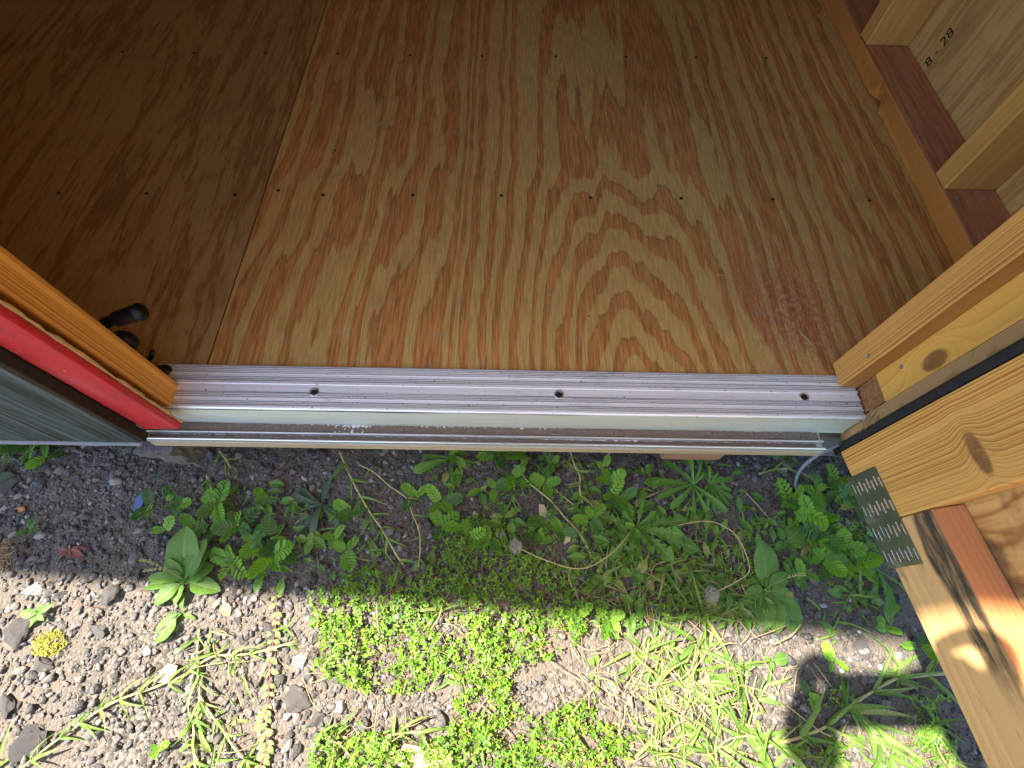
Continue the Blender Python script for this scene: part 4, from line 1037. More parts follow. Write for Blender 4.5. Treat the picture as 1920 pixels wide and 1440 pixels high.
LMM = {}
def lmesh_m(kind, v, mat):
    k = (kind, v, mat)
    if k not in LMM:
        me = lmesh(kind, v).copy(); me.materials.append(MAT[mat]); LMM[k] = me
    return LMM[k]
def add_leaf(root, kind, mat, base, az, el, L, wide=1.0, roll=0.0, name='leaf', nv=5):
    """base in world; az = direction on the ground (0 = +y, clockwise negative), el = rise"""
    M = Matrix.Translation(base) @ Matrix.Rotation(az, 4, 'Z') @ Matrix.Rotation(el, 4, 'X') @ Matrix.Rotation(roll, 4, 'Y') @ Matrix.Diagonal((L * wide, L, L, 1))
    return link(name, lmesh_m(kind, R_.randrange(nv), mat), None, root, M)
def stem_part(root, pts, r, mat, name='stem', n=5):
    rr = r if hasattr(r, '__len__') else [r] * len(pts)
    V, Fc = tube_geo(pts, rr, n); return link(name, pyd(name, V, Fc, True), MAT[mat], root, Matrix.Identity(4))
def az_to(p, q): return math.atan2(-(q.x - p.x), q.y - p.y)

# ---- feathery sprigs
def sprig(px, py, n, size, label, dark=0.25, spread=1.0):
    p = gp(px, py); root = empty('feathery_sprig', p); tag(root, label, 'weed', 'feathery sprigs in the gravel')
    a0 = R_.random() * 6.28; h = R_.uniform(0.008, 0.022)
    lean = Vector((R_.uniform(-1, 1), R_.uniform(-1, 1), 0)) * 0.012
    top_ = p + lean + Vector((0, 0, h))
    stem_part(root, catmull([p - Vector((0, 0, 0.004)), p + lean * 0.3 + Vector((0, 0, h * 0.6)), top_], 3), 0.0006, 'red_stem' if R_.random() < 0.5 else 'stem')
    for i in range(n):
        az = a0 + i * 2.4 + R_.uniform(-0.35, 0.35)
        low = i / max(1, n)
        b = p.lerp(top_, 1 - 0.55 * low)
        add_leaf(root, 'pinnate', 'leaf_sprig_dark' if R_.random() < dark else 'leaf_sprig', b, az, R_.uniform(0.05, 0.55) if i else 0.5, size * R_.uniform(0.55, 1.12), R_.uniform(0.8, 1.1), R_.uniform(-0.55, 0.55))
    return root
SPR = [
    (16, 848, 5, 0.034, 'leafy sprig tucked under the siding at the left picture edge'), (62, 850, 5, 0.034, 'sprig under the siding, second from the left picture edge'),
    (100, 852, 4, 0.030, 'sprig poking from under the siding left of the skid end'), (78, 985, 3, 0.026, 'lone small sprig in the bare shaded gravel at the left'),
    (283, 958, 3, 0.026, 'sprig whose leaf covers the blue plastic scrap'), (340, 928, 2, 0.020, 'tiny bright sprig above the left plantain'),
    (352, 945, 4, 0.022, 'dull sprig just above the left plantain'), (312, 992, 2, 0.024, 'short sprig touching the upper left of the left plantain'),
    (425, 955, 6, 0.030, 'full sprig at the upper right of the left plantain'), (465, 980, 6, 0.030, 'full sprig right of the upper plantain leaves'),
    (388, 982, 3, 0.026, 'sprig growing through the top leaves of the left plantain'), (442, 1050, 5, 0.034, 'sprig at the shade edge right of the left plantain'),
    (487, 1020, 5, 0.030, 'sprig in the shade midway between plantain and dark rosette'), (512, 1052, 6, 0.032, 'lowest sprig of the group right of the left plantain'),
    (500, 948, 3, 0.026, 'sprig below the left end of the threshold beside the dark rosette'), (527, 1005, 3, 0.028, 'sprig left of the dark bluish rosette'),
    (540, 1040, 4, 0.028, 'sprig below the dark bluish rosette'), (655, 972, 3, 0.028, 'sprig touching the right side of the dark bluish rosette'),
    (622, 1005, 3, 0.026, 'sprig below the right leaves of the dark bluish rosette'), (650, 1030, 3, 0.026, 'sprig with three leaves above the left edge of the clover'),
    (790, 925, 3, 0.028, 'sprig beside the thin grass stem in mid gravel'), (832, 942, 4, 0.028, 'dark sprig right of the thin grass stem'),
    (822, 990, 4, 0.028, 'sprig with drooping leaves at the end of the thin grass stem'), (920, 925, 4, 0.024, 'isolated double sprig in the bare gravel under mid threshold'),
    (893, 995, 4, 0.026, 'sprig at the upper edge of the clover mat'), (908, 1018, 3, 0.022, 'small sprig left of the round white seed head'),
    (838, 852, 2, 0.022, 'sprig emerging from under the threshold left of centre'), (940, 862, 6, 0.034, 'large sprig hanging under the middle of the threshold'),
    (972, 898, 4, 0.022, 'sprig at the upper start of the long grass stem'), (1022, 910, 4, 0.026, 'sprig beside the long grass stem below the threshold'),
    (1040, 868, 3, 0.022, 'small sprig close under the threshold right of centre'), (1140, 872, 3, 0.020, 'top sprig of the pair left of the dark blue stone'),
    (1132, 908, 4, 0.024, 'bright sprig below the dark blue stone'), (1150, 925, 3, 0.026, 'sprig with a long leaf below the dark blue stone'),
    (1166, 945, 4, 0.026, 'bright sprig at the top of the dandelion rosette'), (1030, 985, 4, 0.024, 'sprig right of the pale wood chip'),
    (1052, 990, 3, 0.022, 'second sprig right of the pale wood chip'), (1097, 978, 4, 0.024, 'sprig left of the dandelion rosette tips'),
    (1012, 1008, 4, 0.022, 'sprig just above the curved seed stem'), (1182, 988, 4, 0.020, 'sprig growing in the heart of the dandelion rosette'),
    (1252, 1010, 3, 0.018, 'small sprig on the right leaves of the dandelion rosette'), (1450, 858, 4, 0.026, 'sprig under the right end of the threshold'),
    (1470, 940, 4, 0.030, 'bright sprig above the right plantain'), (1490, 950, 5, 0.030, 'bright sprig between the plantain and the strap end'),
    (1522, 935, 4, 0.028, 'bright sprig at the tip of the grey strap'), (1578, 925, 5, 0.032, 'sprig against the lower door stile'),
    (1570, 905, 4, 0.024, 'small sprig behind the door stile corner'), (1505, 985, 6, 0.034, 'broad sprig right of the round plantain leaf'),
    (1540, 1000, 6, 0.034, 'broad sprig between the plantain and the mending plate'), (1570, 1025, 6, 0.032, 'sprig left of the lower end of the mending plate'),
    (1530, 1045, 5, 0.028, 'bright sprig below the broad pair near the door'), (1590, 1060, 5, 0.034, 'serrated looking sprig touching the door rail'),
    (1500, 1085, 4, 0.026, 'sprig at the right side of the right plantain'), (1552, 1060, 4, 0.022, 'short yellowish sprig above the white pebble near the door'),
    (1648, 1180, 3, 0.024, 'sprig against the sunlit part of the door rail'), (1700, 1215, 3, 0.022, 'sprig in the gap between stone and door rail'),
    (1552, 1250, 4, 0.018, 'yellow green sprig at the upper rim of the hand shadow'), (1525, 1310, 3, 0.018, 'small sprig inside the hand shadow'),
    (1095, 1155, 3, 0.024, 'sprig at the shade edge right of the clover mat'), (1140, 1150, 4, 0.026, 'flat sprig beside the clover mat at the shade edge'),
    (290, 1415, 4, 0.014, 'tiny bright sprig at the bottom left')]
for a in SPR: sprig(*a)

# ---- rosettes
def rosette(name, px, py, kind, mat, leaves, label, cat='weed', rise=0.25, h=0.004):
    """leaves: (target pixel x, y, width factor) or (.., .., w, el)"""
    p = gp(px, py, h); root = empty(name, p); tag(root, label, cat)
    for lf in leaves:
        el = lf[3] if len(lf) > 3 else R_.uniform(0.7, 1.3) * rise
        q = gp(lf[0], lf[1], 0.012 + 0.03 * el); d = (q - p); L = max(0.012, math.hypot(d.x, d.y)) * (1.06 - 0.34 * el)
        add_leaf(root, kind, mat, p + Vector((0, 0, R_.uniform(0, 0.006))), az_to(p, q), el, L, lf[2], R_.uniform(-0.25, 0.25))
    return root
rosette('dandelion', 1192, 990, 'dandelion', 'leaf_dandelion',
        [(1112, 968, 1.15, .3), (1105, 1012, 1.0), (1175, 1045, 1.0, .5), (1262, 1062, 1.15), (1290, 978, 1.1, .3), (1280, 1010, 1.1), (1310, 1040, .9), (1225, 1060, .9, .6), (1195, 1110, 1.0),
         (1230, 958, .9, .5), (1205, 915, .9), (1150, 955, .9, .6), (1172, 1085, .9), (1135, 1058, .9), (1208, 1045, .8, .7), (1255, 955, 1.0, .4)], 'dandelion rosette with jagged leaves in the middle of the shade', 'dandelion')
rosette('dandelion', 1640, 1072, 'dandelion', 'leaf_dandelion',
        [(1570, 1030, 1.0), (1620, 1005, 1.0), (1600, 1075, 1.1), (1625, 1130, 1.1), (1655, 1165, 1.0), (1690, 1150, 1.1, .1), (1662, 1120, 1.2, .2), (1560, 1060, .9), (1700, 1110, 1, .1)], 'dandelion with jagged leaves squeezed beside the door rail', 'dandelion')
rosette('serrate_weed', 846, 862, 'serrate', 'leaf_dandelion', [(776, 890, 1.15, .2), (847, 925, 1.0, .2), (792, 860, .9, .2), (890, 872, .9, .2), (866, 850, .8)], 'small toothed rosette close under the threshold left of centre')
rosette('dark_rosette', 606, 950, 'narrow', 'leaf_bluish', [(564, 915, 1.4), (622, 898, 1.4), (560, 935, 1.2), (655, 955, 1.4), (665, 985, 1.4), (590, 1002, 1.8), (568, 1000, 1.9), (640, 990, 1.4), (610, 920, 1.3), (575, 955, 1.6), (545, 933, 1.6)],
        'dull bluish rosette of narrow leaves left of the leaning grass stems')
rosette('narrow_rosette', 1296, 912, 'narrow', 'leaf_narrow',
        [(1234, 862, 1.2, .4), (1278, 850, .9, .5), (1202, 904, 1.25, .2), (1252, 962, 1.1), (1295, 975, 1), (1330, 985, 1), (1225, 935, 1), (1312, 870, 1, .6), (1360, 970, 1), (1262, 885, 1, .7), (1340, 950, 1.1), (1320, 890, .9, .8), (1290, 870, 1.0, .6)],
        'dense rosette of long narrow leaves below the skid')
rosette('narrow_rosette', 1326, 910, 'narrow', 'leaf_narrow',
        [(1372, 902, 1.2, .3), (1374, 925, 1.2, .3), (1370, 940, 1.2, .2), (1322, 870, 1.3, .6), (1345, 885, 1.1, .7), (1366, 955, 1), (1350, 960, 1), (1336, 965, 1.1), (1300, 945, 1), (1355, 895, 1.3, .5), (1318, 960, 1), (1310, 930, 1.2, .8)],
        'smaller bushy rosette of narrow leaves to the right of the dense one')
rosette('plantain', 352, 1090, 'plantain', 'leaf_plantain',
        [(372, 975, 1.2, .5), (418, 1000, 1.0, .5), (412, 1030, 1.0, .35), (330, 1028, 1.0, .5), (322, 1045, 1.0, .45), (290, 1135, 1.0, .3), (335, 1140, .8, .3), (420, 1108, .8, .2), (412, 1060, 1.1, .3), (285, 1080, .5, .2), (322, 1065, .8, .6), (258, 1095, .55, .1)],
        'broad leaved plantain half in shade and half in sun', 'plantain')
rosette('plantain', 345, 1150, 'plantain', 'leaf_plantain', [(292, 1205, 1.15, .1), (318, 1158, .8, .3), (372, 1160, .5, .3), (352, 1112, .5, .5)], 'low plantain with one wide worn leaf in the sun', 'plantain')
rosette('plantain', 1432, 1105, 'plantain', 'leaf_plantain',
        [(1408, 1000, 1.2, .5), (1440, 1042, 1.2, .5), (1480, 1122, 1.1, .3), (1500, 1160, 1.2, .15), (1415, 1190, 1.0, .2), (1455, 1190, 1.0, .2), (1382, 1120, .9, .4), (1472, 1070, 1, .5), (1502, 1185, 1.0, .1), (1440, 1160, 1, .4), (1395, 1060, .8, .6)],
        'broad leaved plantain in the shade left of the door', 'plantain')
rosette('plantain', 1468, 1018, 'plantain', 'leaf_plantain', [(1500, 985, 1.4, .4), (1452, 988, 1.3, .4), (1446, 1030, 1.2, .5), (1490, 1045, 1.1, .4), (1510, 1020, 1, .3)], 'young plantain with round leaves above the larger shaded plantain', 'plantain')
rosette('plantain', 80, 1150, 'oval', 'leaf_plantain', [(45, 1152, 1, .3), (52, 1180, 1, .2), (112, 1132, .9, .3), (82, 1130, 1, .5), (95, 1165, .9, .3), (70, 1172, 1, .4)], 'little pale green seedling rosette alone in the sunlit gravel', 'seedling')
rosette('grey_leaf_weed', -6, 905, 'oval', 'leaf_bluish', [(18, 862, 1, .4), (36, 893, 1.1, .2), (8, 910, 1, .4), (12, 880, 1, .6)], 'grey green oval leaves at the left picture edge under the siding')
rosette('plantain', 1340, 1262, 'oval', 'leaf_plantain', [(1325, 1292, 1.1, .2), (1345, 1300, 1.0, .25), (1330, 1262, 1, .3), (1372, 1290, .8)], 'small oval leaved seedling among the sunlit grass', 'seedling')
rosette('seedling', 1440, 1238, 'oval', 'leaf_plantain', [(1476, 1232, 1.1, .1), (1446, 1252, 1, .2), (1425, 1230, 1, .3)], 'pale seedling with a notched leaf in the sun below the right plantain')
rosette('dead_leaf_litter', 1245, 1150, 'oval', 'leaf_dandelion', [(1258, 1165, 1.2, .05), (1232, 1152, 1, .1)], 'flat oval leaf lying at the shade edge among grass')
rosette('seedling', 420, 1128, 'oval', 'dead_leaf', [(432, 1155, 1.1, .1), (402, 1140, .9, .1)], 'tan dying leaf on the gravel right of the low plantain')
rosette('red_weed', 135, 1035, 'oval', 'red_leaf', [(112, 1032, .9), (120, 1050, .9), (165, 1045, .9), (155, 1030, .8), (135, 1020, .9), (170, 1030, .8), (128, 1042, .9, .6), (148, 1045, .8, .6)], 'tiny reddish weed at the shade edge on the left')
rosette('lance_weed', 300, 890, 'narrow', 'leaf_bluish', [(312, 900, 1.2), (292, 908, 1.2), (306, 878, 1.2), (290, 888, 1), (315, 888, 1)], 'tiny star shaped weed in the shade below the siding corner')
# plantain flower spikes
def spike(pix, label):
    pts = catmull([gp(a, b, c) for a, b, c in pix], 5); root = empty('plantain_spike', pts[0]); tag(root, label, 'flower spike')
    stem_part(root, pts, 0.0007, 'stem')
    g = Geo(); k = len(pts)
    for i in range(k // 2, k):
        for _ in range(7):
            a = R_.random() * 6.28; r = 0.0016
            c = pts[i] - pts[0] + Vector((r * math.cos(a), r * math.sin(a), R_.uniform(-.001, .001)))
            g.add([q * 0.0009 for q in ICO1[0]], ICO1[1], None, Matrix.Translation(c))
    o = link('seeds', g.mesh('seeds'), MAT['runner'], root, Matrix.Translation(pts[0]))
    o.matrix_basis = Matrix.Identity(4)
spike([(345, 1085, .01), (325, 1065, .04), (303, 1058, .05)], 'thin seed spike leaning left over the left plantain')
spike([(352, 1088, .01), (335, 1072, .035), (295, 1074, .03)], 'lower seed spike leaning left over the left plantain')
spike([(1440, 1100, .01), (1462, 1085, .03), (1485, 1082, .035)], 'seed spike leaning right over the right plantain')

# ---- round leaved creepers
def creeper(pix_leaves, label, size=0.012):
    p = gp(*pix_leaves[0]); root = empty('round_leaf_creeper', p); tag(root, label, 'creeper')
    cs = [gp(a, b, 0.004) for a, b in pix_leaves]; stem_part(root, catmull(cs, 4), 0.0005, 'stem')
    for a, b in pix_leaves:
        q = gp(a, b, R_.uniform(0.004, 0.012)); add_leaf(root, 'round', 'round_leaf', q, R_.random() * 6.28, R_.uniform(-0.1, 0.25), size * R_.uniform(0.8, 1.35))
creeper([(985, 850), (995, 868), (1012, 878), (1022, 868), (1008, 892), (1035, 875), (1000, 900), (1020, 890), (990, 885)], 'round leaved creeper under the threshold right of the large sprig')
creeper([(815, 888), (828, 870), (822, 905), (870, 870), (865, 858), (858, 850), (880, 865), (835, 850)], 'round leaved creeper around the small toothed rosette')
creeper([(1098, 915), (1113, 915), (1125, 930), (1118, 945), (1090, 905)], 'round leaved creeper left of the bright sprig pair')
creeper([(1105, 1238), (1120, 1248), (1112, 1262), (1122, 1278), (1121, 1305), (1115, 1250)], 'line of round yellow green leaves on the sunlit bare soil')
creeper([(790, 1060), (812, 1055), (800, 1045), (820, 1050)], 'few round leaves at the foot of the leaning grass stem')
creeper([(985, 985), (998, 990), (1010, 1055), (1035, 1050), (1020, 1040), (1045, 1065), (990, 1040)], 'round leaves under the curved seed stem')
creeper([(1205, 1205), (1175, 1265), (1200, 1260), (1215, 1265), (1255, 1195)], 'few round leaves in the sunlit grass at the soil patch edge')
creeper([(1355, 1218), (1330, 1245), (1325, 1330), (1340, 1325), (1290, 1335), (1390, 1250)], 'scattered round leaves under the lower right grass')
creeper([(1595, 1395), (1615, 1400), (1605, 1380), (1580, 1392), (1625, 1410)], 'round leaves at the bottom between the hand shadows')

# ---- spurge vine
def vine(pix, label, nl=16):
    pts = catmull([gp(a, b, 0.006) for a, b in pix], 6); root = empty('spurge_vine', pts[0]); tag(root, label, 'vine')
    stem_part(root, pts, 0.0009, 'red_stem')
    for i in range(nl):
        p = pts[int((i + 0.5) / nl * (len(pts) - 1))]; t = pts[min(len(pts) - 1, int((i + 0.5) / nl * (len(pts) - 1)) + 1)] - p
        a = math.atan2(-t.x, t.y)
        for sd in (-1, 1): add_leaf(root, 'oval', 'vine_leaf', p, a + sd * R_.uniform(0.7, 1.3), R_.uniform(0, 0.4), R_.uniform(0.008, 0.014), 1.1)
vine([(520, 1095), (522, 1130), (521, 1165), (516, 1200), (511, 1240), (508, 1290), (505, 1330)], 'reddish spurge vine with paired leaves beside the sunlit clover', 13)
vine([(505, 1330), (495, 1360), (505, 1395), (490, 1438)], 'yellow green spurge end below the red vine at the bottom', 12)

# ---- moss tuft
p = gp(95, 1207); g = Geo()
for _ in range(420):
    a = R_.random() * 6.28; r = 0.021 * R_.random() ** 0.6
    q = Vector((r * math.cos(a) * 1.1, r * math.sin(a) * 0.8, 0.002 + 0.008 * (1 - r / 0.022) * R_.random()))
    V, Fc, uv = leaf_geo(0.0042, 0.0022, p_narrow, 2, 2, 0.2, 0.2)
    g.add(V, Fc, uv, Matrix.Translation(q) @ Matrix.Rotation(R_.random() * 6.28, 4, 'Z') @ Matrix.Rotation(R_.uniform(0.1, 1.1), 4, 'X'))
tag(link('moss_tuft', g.mesh('moss_tuft'), MAT['moss'], None, Matrix.Translation(p)), 'yellow tuft of moss on the sunlit gravel at the left', 'moss')
p = gp(5, 1045); g = Geo()
for _ in range(60):
    pts = [Vector((R_.gauss(0, .012), R_.gauss(0, .012), R_.uniform(0, .012))) for _ in range(3)]
    V, Fc = tube_geo(catmull(pts, 3), 0.0004, 4); g.add(V, Fc)
tag(link('dry_tuft', g.mesh('dry_tuft'), MAT['straw'], None, Matrix.Translation(p)), 'small tuft of tangled dry stalks at the left edge of the shade', 'dry tuft')

# ---- grass runners: stem, joints and blades
def grass_runner(pix, label, nodes, blen=(0.025, 0.045), mat='grass', r=0.0014, h=0.006, sm='runner', bl=3):
    pts = catmull([gp(a, b, h) for a, b in pix], 6); root = empty('grass_runner', pts[0]); tag(root, label, 'grass', 'jointed grass stems creeping over the gravel')
    k = len(pts); rr = [r * (1.35 if (i * nodes) % k < nodes else 1.0) for i in range(k)]
    stem_part(root, pts, rr, sm, n=6)
    for i in range(nodes):
        j = min(k - 2, int((i + 0.6) / nodes * (k - 1))); p = pts[j]; t = pts[j + 1] - pts[j]; a = math.atan2(-t.x, t.y)
        for b in range(bl):
            sd = 1 if (i + b) % 2 else -1
            add_leaf(root, 'blade', mat, p, a + sd * R_.uniform(0.25, 1.0), R_.uniform(0.0, 0.65), R_.uniform(*blen), R_.uniform(0.9, 1.5), R_.uniform(-0.6, 0.6), 'blade', 8)
    return root
grass_runner([(40, 1445), (95, 1400), (140, 1368), (170, 1345), (215, 1318), (245, 1305), (290, 1290), (345, 1268)], 'long sunlit grass runner crossing the gravel at the lower left', 7, (0.026, 0.045))
grass_runner([(378, 1180), (374, 1230), (378, 1270), (378, 1320), (372, 1355)], 'upright grass stem in the sun below the plantain', 5, (0.03, 0.045), bl=3)
grass_runner([(345, 1268), (400, 1232), (440, 1228), (480, 1224), (560, 1202)], 'pale dry runner going right from the sunlit grass joint', 5, (0.02, 0.04))
grass_runner([(380, 1305), (398, 1335), (418, 1362), (440, 1395), (478, 1442)], 'grass runner heading to the bottom left of the clover', 4, (0.025, 0.04), bl=3)
grass_runner([(360, 1335), (368, 1365), (368, 1400), (372, 1440)], 'short grass runner at the bottom left of the spurge', 3, (0.025, 0.045), bl=3)
grass_runner([(640, 850), (655, 885), (668, 912), (683, 940), (700, 968), (716, 990), (722, 1000), (745, 1040), (758, 1060)], 'leaning grass stem in the shade left of the thin stem', 7, (0.03, 0.05), bl=3, h=0.012)
grass_runner([(678, 876), (705, 890), (732, 914), (765, 938), (775, 965), (788, 998), (790, 1030), (787, 1065)], 'thin jointed grass stem in the shade under mid threshold', 6, (0.015, 0.03), r=0.001, bl=2, h=0.012)
grass_runner([(965, 875), (988, 905), (1018, 930), (1035, 945), (1060, 975), (1082, 998), (1098, 1025), (1108, 1048)], 'jointed grass stem right of the wood chip in the shade', 6, (0.012, 0.03), bl=2, h=0.01)
grass_runner([(1040, 920), (1062, 938), (1085, 955), (1102, 965)], 'short jointed stem crossing toward the dandelion', 3, (0.012, 0.02), r=0.001, bl=2)
grass_runner([(1066, 845), (1075, 875), (1085, 897), (1085, 920), (1090, 945)], 'upright grass stem under the threshold left of the dark stone', 4, (0.02, 0.04), bl=3, h=0.012)
grass_runner([(1420, 890), (1450, 882), (1480, 880)], 'thin grass shoot above the white pebble under the threshold', 3, (0.02, 0.035), bl=2)
grass_runner([(1495, 885), (1525, 905), (1555, 928), (1575, 950)], 'thin grass stem running behind the grey strap', 3, (0.015, 0.03), r=0.0009, bl=2)
grass_runner([(1415, 1402), (1465, 1390), (1510, 1375), (1548, 1358), (1580, 1328), (1620, 1302), (1665, 1276), (1690, 1270), (1770, 1262)], 'thick grass runner through the hand shadow beside the door', 7, (0.045, 0.075), r=0.002, bl=4)
grass_runner([(1578, 1325), (1615, 1350), (1640, 1385), (1668, 1425)], 'grass shoot with long blades branching inside the hand shadow', 4, (0.05, 0.075), r=0.0016, bl=4)
grass_runner([(395, 895), (405, 925), (410, 960)], 'bright grass shoot in the shade above the left plantain', 3, (0.035, 0.05), bl=3, h=0.012)
grass_runner([(418, 850), (432, 868), (438, 880)], 'small grass shoot close under the left of the threshold', 3, (0.02, 0.035), bl=2, h=0.012)
grass_runner([(590, 1395), (620, 1380), (700, 1384), (760, 1372), (800, 1372)], 'flattened grass runner along the bottom clover', 5, (0.03, 0.05), bl=3)
grass_runner([(1410, 1350), (1420, 1310), (1440, 1275)], 'grass stem rising left of the hand shadow', 3, (0.03, 0.05), bl=3)

# ---- grass tufts
def grass_tuft(px, py, n, blen, label, el=(0.05, 0.75), wide=(0.9, 1.5)):
    p = gp(px, py); root = empty('grass_tuft', p); tag(root, label, 'grass', 'tufts of broad bladed grass')
    a0 = R_.random() * 6.28
    for i in range((n + 6 if py < 1180 else n + 3) if px > 600 else max(3, n - 1)):
        add_leaf(root, 'blade', 'grass', p + Vector((R_.gauss(0, .006), R_.gauss(0, .006), 0.003)), a0 + i * 2.4 + R_.uniform(-0.4, 0.4), R_.uniform(*el), R_.uniform(*blen), R_.uniform(*wide), R_.uniform(-0.7, 0.7), 'blade', 8)
TUF = [(1240, 1065, 7, (.04, .06), 'grass tuft under the lower leaves of the dandelion'), (1290, 1075, 7, (.04, .065), 'grass tuft in the shade right of the dandelion'),
       (1320, 1030, 5, (.035, .05), 'grass tuft inside the loop of the bent seed stem'), (1345, 1075, 6, (.035, .055), 'grass tuft at the right bend of the seed stem'),
       (1180, 1125, 6, (.03, .05), 'grass tuft at the shade edge left of the fluffy seed head'), (1250, 1120, 7, (.04, .06), 'bushy grass tuft left of the fluffy seed head'),
       (1322, 1155, 7, (.045, .07), 'grass tuft with long blades at the shade edge below the seed head'), (1360, 1130, 6, (.04, .06), 'grass tuft between the seed head and the right plantain'),
       (1125, 1095, 6, (.03, .05), 'browning grass tuft right of the clover mat'), (1150, 1060, 5, (.03, .045), 'thin grass tuft below the left dandelion leaves'),
       (1305, 1215, 8, (.05, .075), 'sunlit grass tuft with fanned blades below the shade edge'), (1190, 1225, 7, (.045, .065), 'sunlit grass tuft at the right edge of the bare soil'),
       (1265, 1240, 6, (.03, .05), 'sunlit grass tuft amid dry stalks, centre of the lower right'), (1230, 1290, 7, (.04, .065), 'sunlit grass tuft below the bare soil patch'),
       (1290, 1285, 7, (.04, .065), 'sunlit grass tuft left of the oval leaved seedling'), (1370, 1250, 7, (.045, .065), 'sunlit grass tuft above the flat grey stone'),
       (1395, 1295, 8, (.04, .065), 'sunlit grass tuft on the pale flat stone'), (1270, 1345, 8, (.05, .07), 'long bladed grass tuft near the bottom, left of centre right'),
       (1330, 1385, 8, (.045, .07), 'grass tuft at the bottom beside the flat stone'), (1390, 1385, 8, (.045, .07), 'grass tuft at the bottom left of the hand shadow'),
       (1215, 1385, 7, (.04, .06), 'yellow grass tuft right of the bottom clover'), (1270, 1425, 7, (.04, .06), 'grass tuft cut by the bottom edge right of the clover'),
       (1350, 1435, 7, (.04, .06), 'grass tuft cut by the bottom edge below the flat stone'), (1430, 1430, 7, (.05, .07), 'grass tuft cut by the bottom edge beside the hand shadow'),
       (1560, 1415, 6, (.045, .06), 'grass tuft in the light gap of the hand shadow'), (1650, 1430, 7, (.04, .055), 'grass tuft cut by the bottom edge near the door'),
       (1745, 1360, 7, (.035, .05), 'grass tuft in the shade against the door rail'), (1770, 1425, 7, (.035, .05), 'grass tuft in the bottom corner beside the door rail'),
       (845, 1255, 6, (.035, .055), 'grass tuft sticking out of the clover with three pale blades'), (830, 1140, 4, (.03, .04), 'few grass blades in the clover near the shade edge'),
       (870, 1090, 4, (.03, .045), 'single bluish grass blades rising from the shaded clover'), (710, 1045, 3, (.035, .045), 'two grass blades left of the clover in the shade'),
       (865, 1030, 3, (.02, .03), 'short grass blades at the top of the shaded clover'), (740, 1410, 6, (.03, .05), 'grass tuft beside the long pale wood chip'),
       (640, 1405, 6, (.035, .05), 'grass tuft in the bottom clover'), (540, 1175, 4, (.025, .04), 'yellow grass blades right of the spurge vine'),
       (900, 1385, 5, (.03, .05), 'grass tuft right of the long pale wood chip'), (935, 1330, 4, (.025, .04), 'grass blades in the lower right clover'),
       (400, 1225, 5, (.03, .045), 'sunlit grass shoot right of the upright stem'), (450, 1265, 4, (.03, .05), 'grass shoot pointing down beside the spurge'),
       (440, 1330, 5, (.025, .04), 'grass shoot at the lower right of the upright stem'), (395, 1415, 6, (.03, .05), 'bushy grass shoot at the bottom left'),
       (460, 1420, 6, (.03, .05), 'bushy grass shoot at the bottom beside the spurge end'), (1105, 1420, 5, (.03, .05), 'grass blades rising from the bottom clover at its right'),
       (1600, 1110, 5, (.03, .05), 'grass shoot in the dark corner beside the door rail'), (1675, 1250, 5, (.04, .06), 'grass blades next to the sunlit stone by the door'),
       (1560, 1180, 5, (.025, .045), 'thin yellow shoot at the shade edge near the door'), (15, 1420, 5, (.035, .05), 'blurred grass tuft in the bottom left corner')]
for a in TUF: grass_tuft(*a)

# ---- clover mat
def in_poly(x, y, P):
    c = False; j = len(P) - 1
    for i in range(len(P)):
        if (P[i][1] > y) != (P[j][1] > y) and x < (P[j][0] - P[i][0]) * (y - P[i][1]) / (P[j][1] - P[i][1]) + P[i][0]: c = not c
        j = i
    return c
MATS = [([(600, 1105), (690, 1065), (770, 1085), (815, 1030), (860, 975), (900, 965), (960, 968), (985, 1000), (1010, 1060), (1085, 1075), (1098, 1140), (1088, 1215), (1010, 1228), (962, 1262), (948, 1300), (900, 1290), (830, 1255), (770, 1305), (690, 1290), (610, 1265), (565, 1225), (590, 1170)], 1.0),
        ([(560, 1445), (590, 1385), (660, 1352), (730, 1372), (770, 1340), (800, 1400), (850, 1330), (870, 1290), (955, 1290), (970, 1340), (1020, 1330), (1075, 1308), (1130, 1318), (1150, 1360), (1175, 1385), (1210, 1445)], 1.0),
        ([(1540, 1300), (1580, 1290), (1600, 1330), (1560, 1345)], 0.4), ([(1690, 1300), (1760, 1300), (1800, 1440), (1660, 1440), (1700, 1380)], 0.6),
        ([(1480, 1390), (1560, 1370), (1590, 1440), (1470, 1440)], 0.5),
        ([(880, 960), (960, 890), (1060, 900), (1130, 960), (1100, 1080), (990, 1060), (960, 965)], 0.22), ([(1080, 1060), (1420, 1000), (1440, 1170), (1100, 1180)], 0.25), ([(1480, 960), (1600, 960), (1650, 1080), (1500, 1110)], 0.3)]
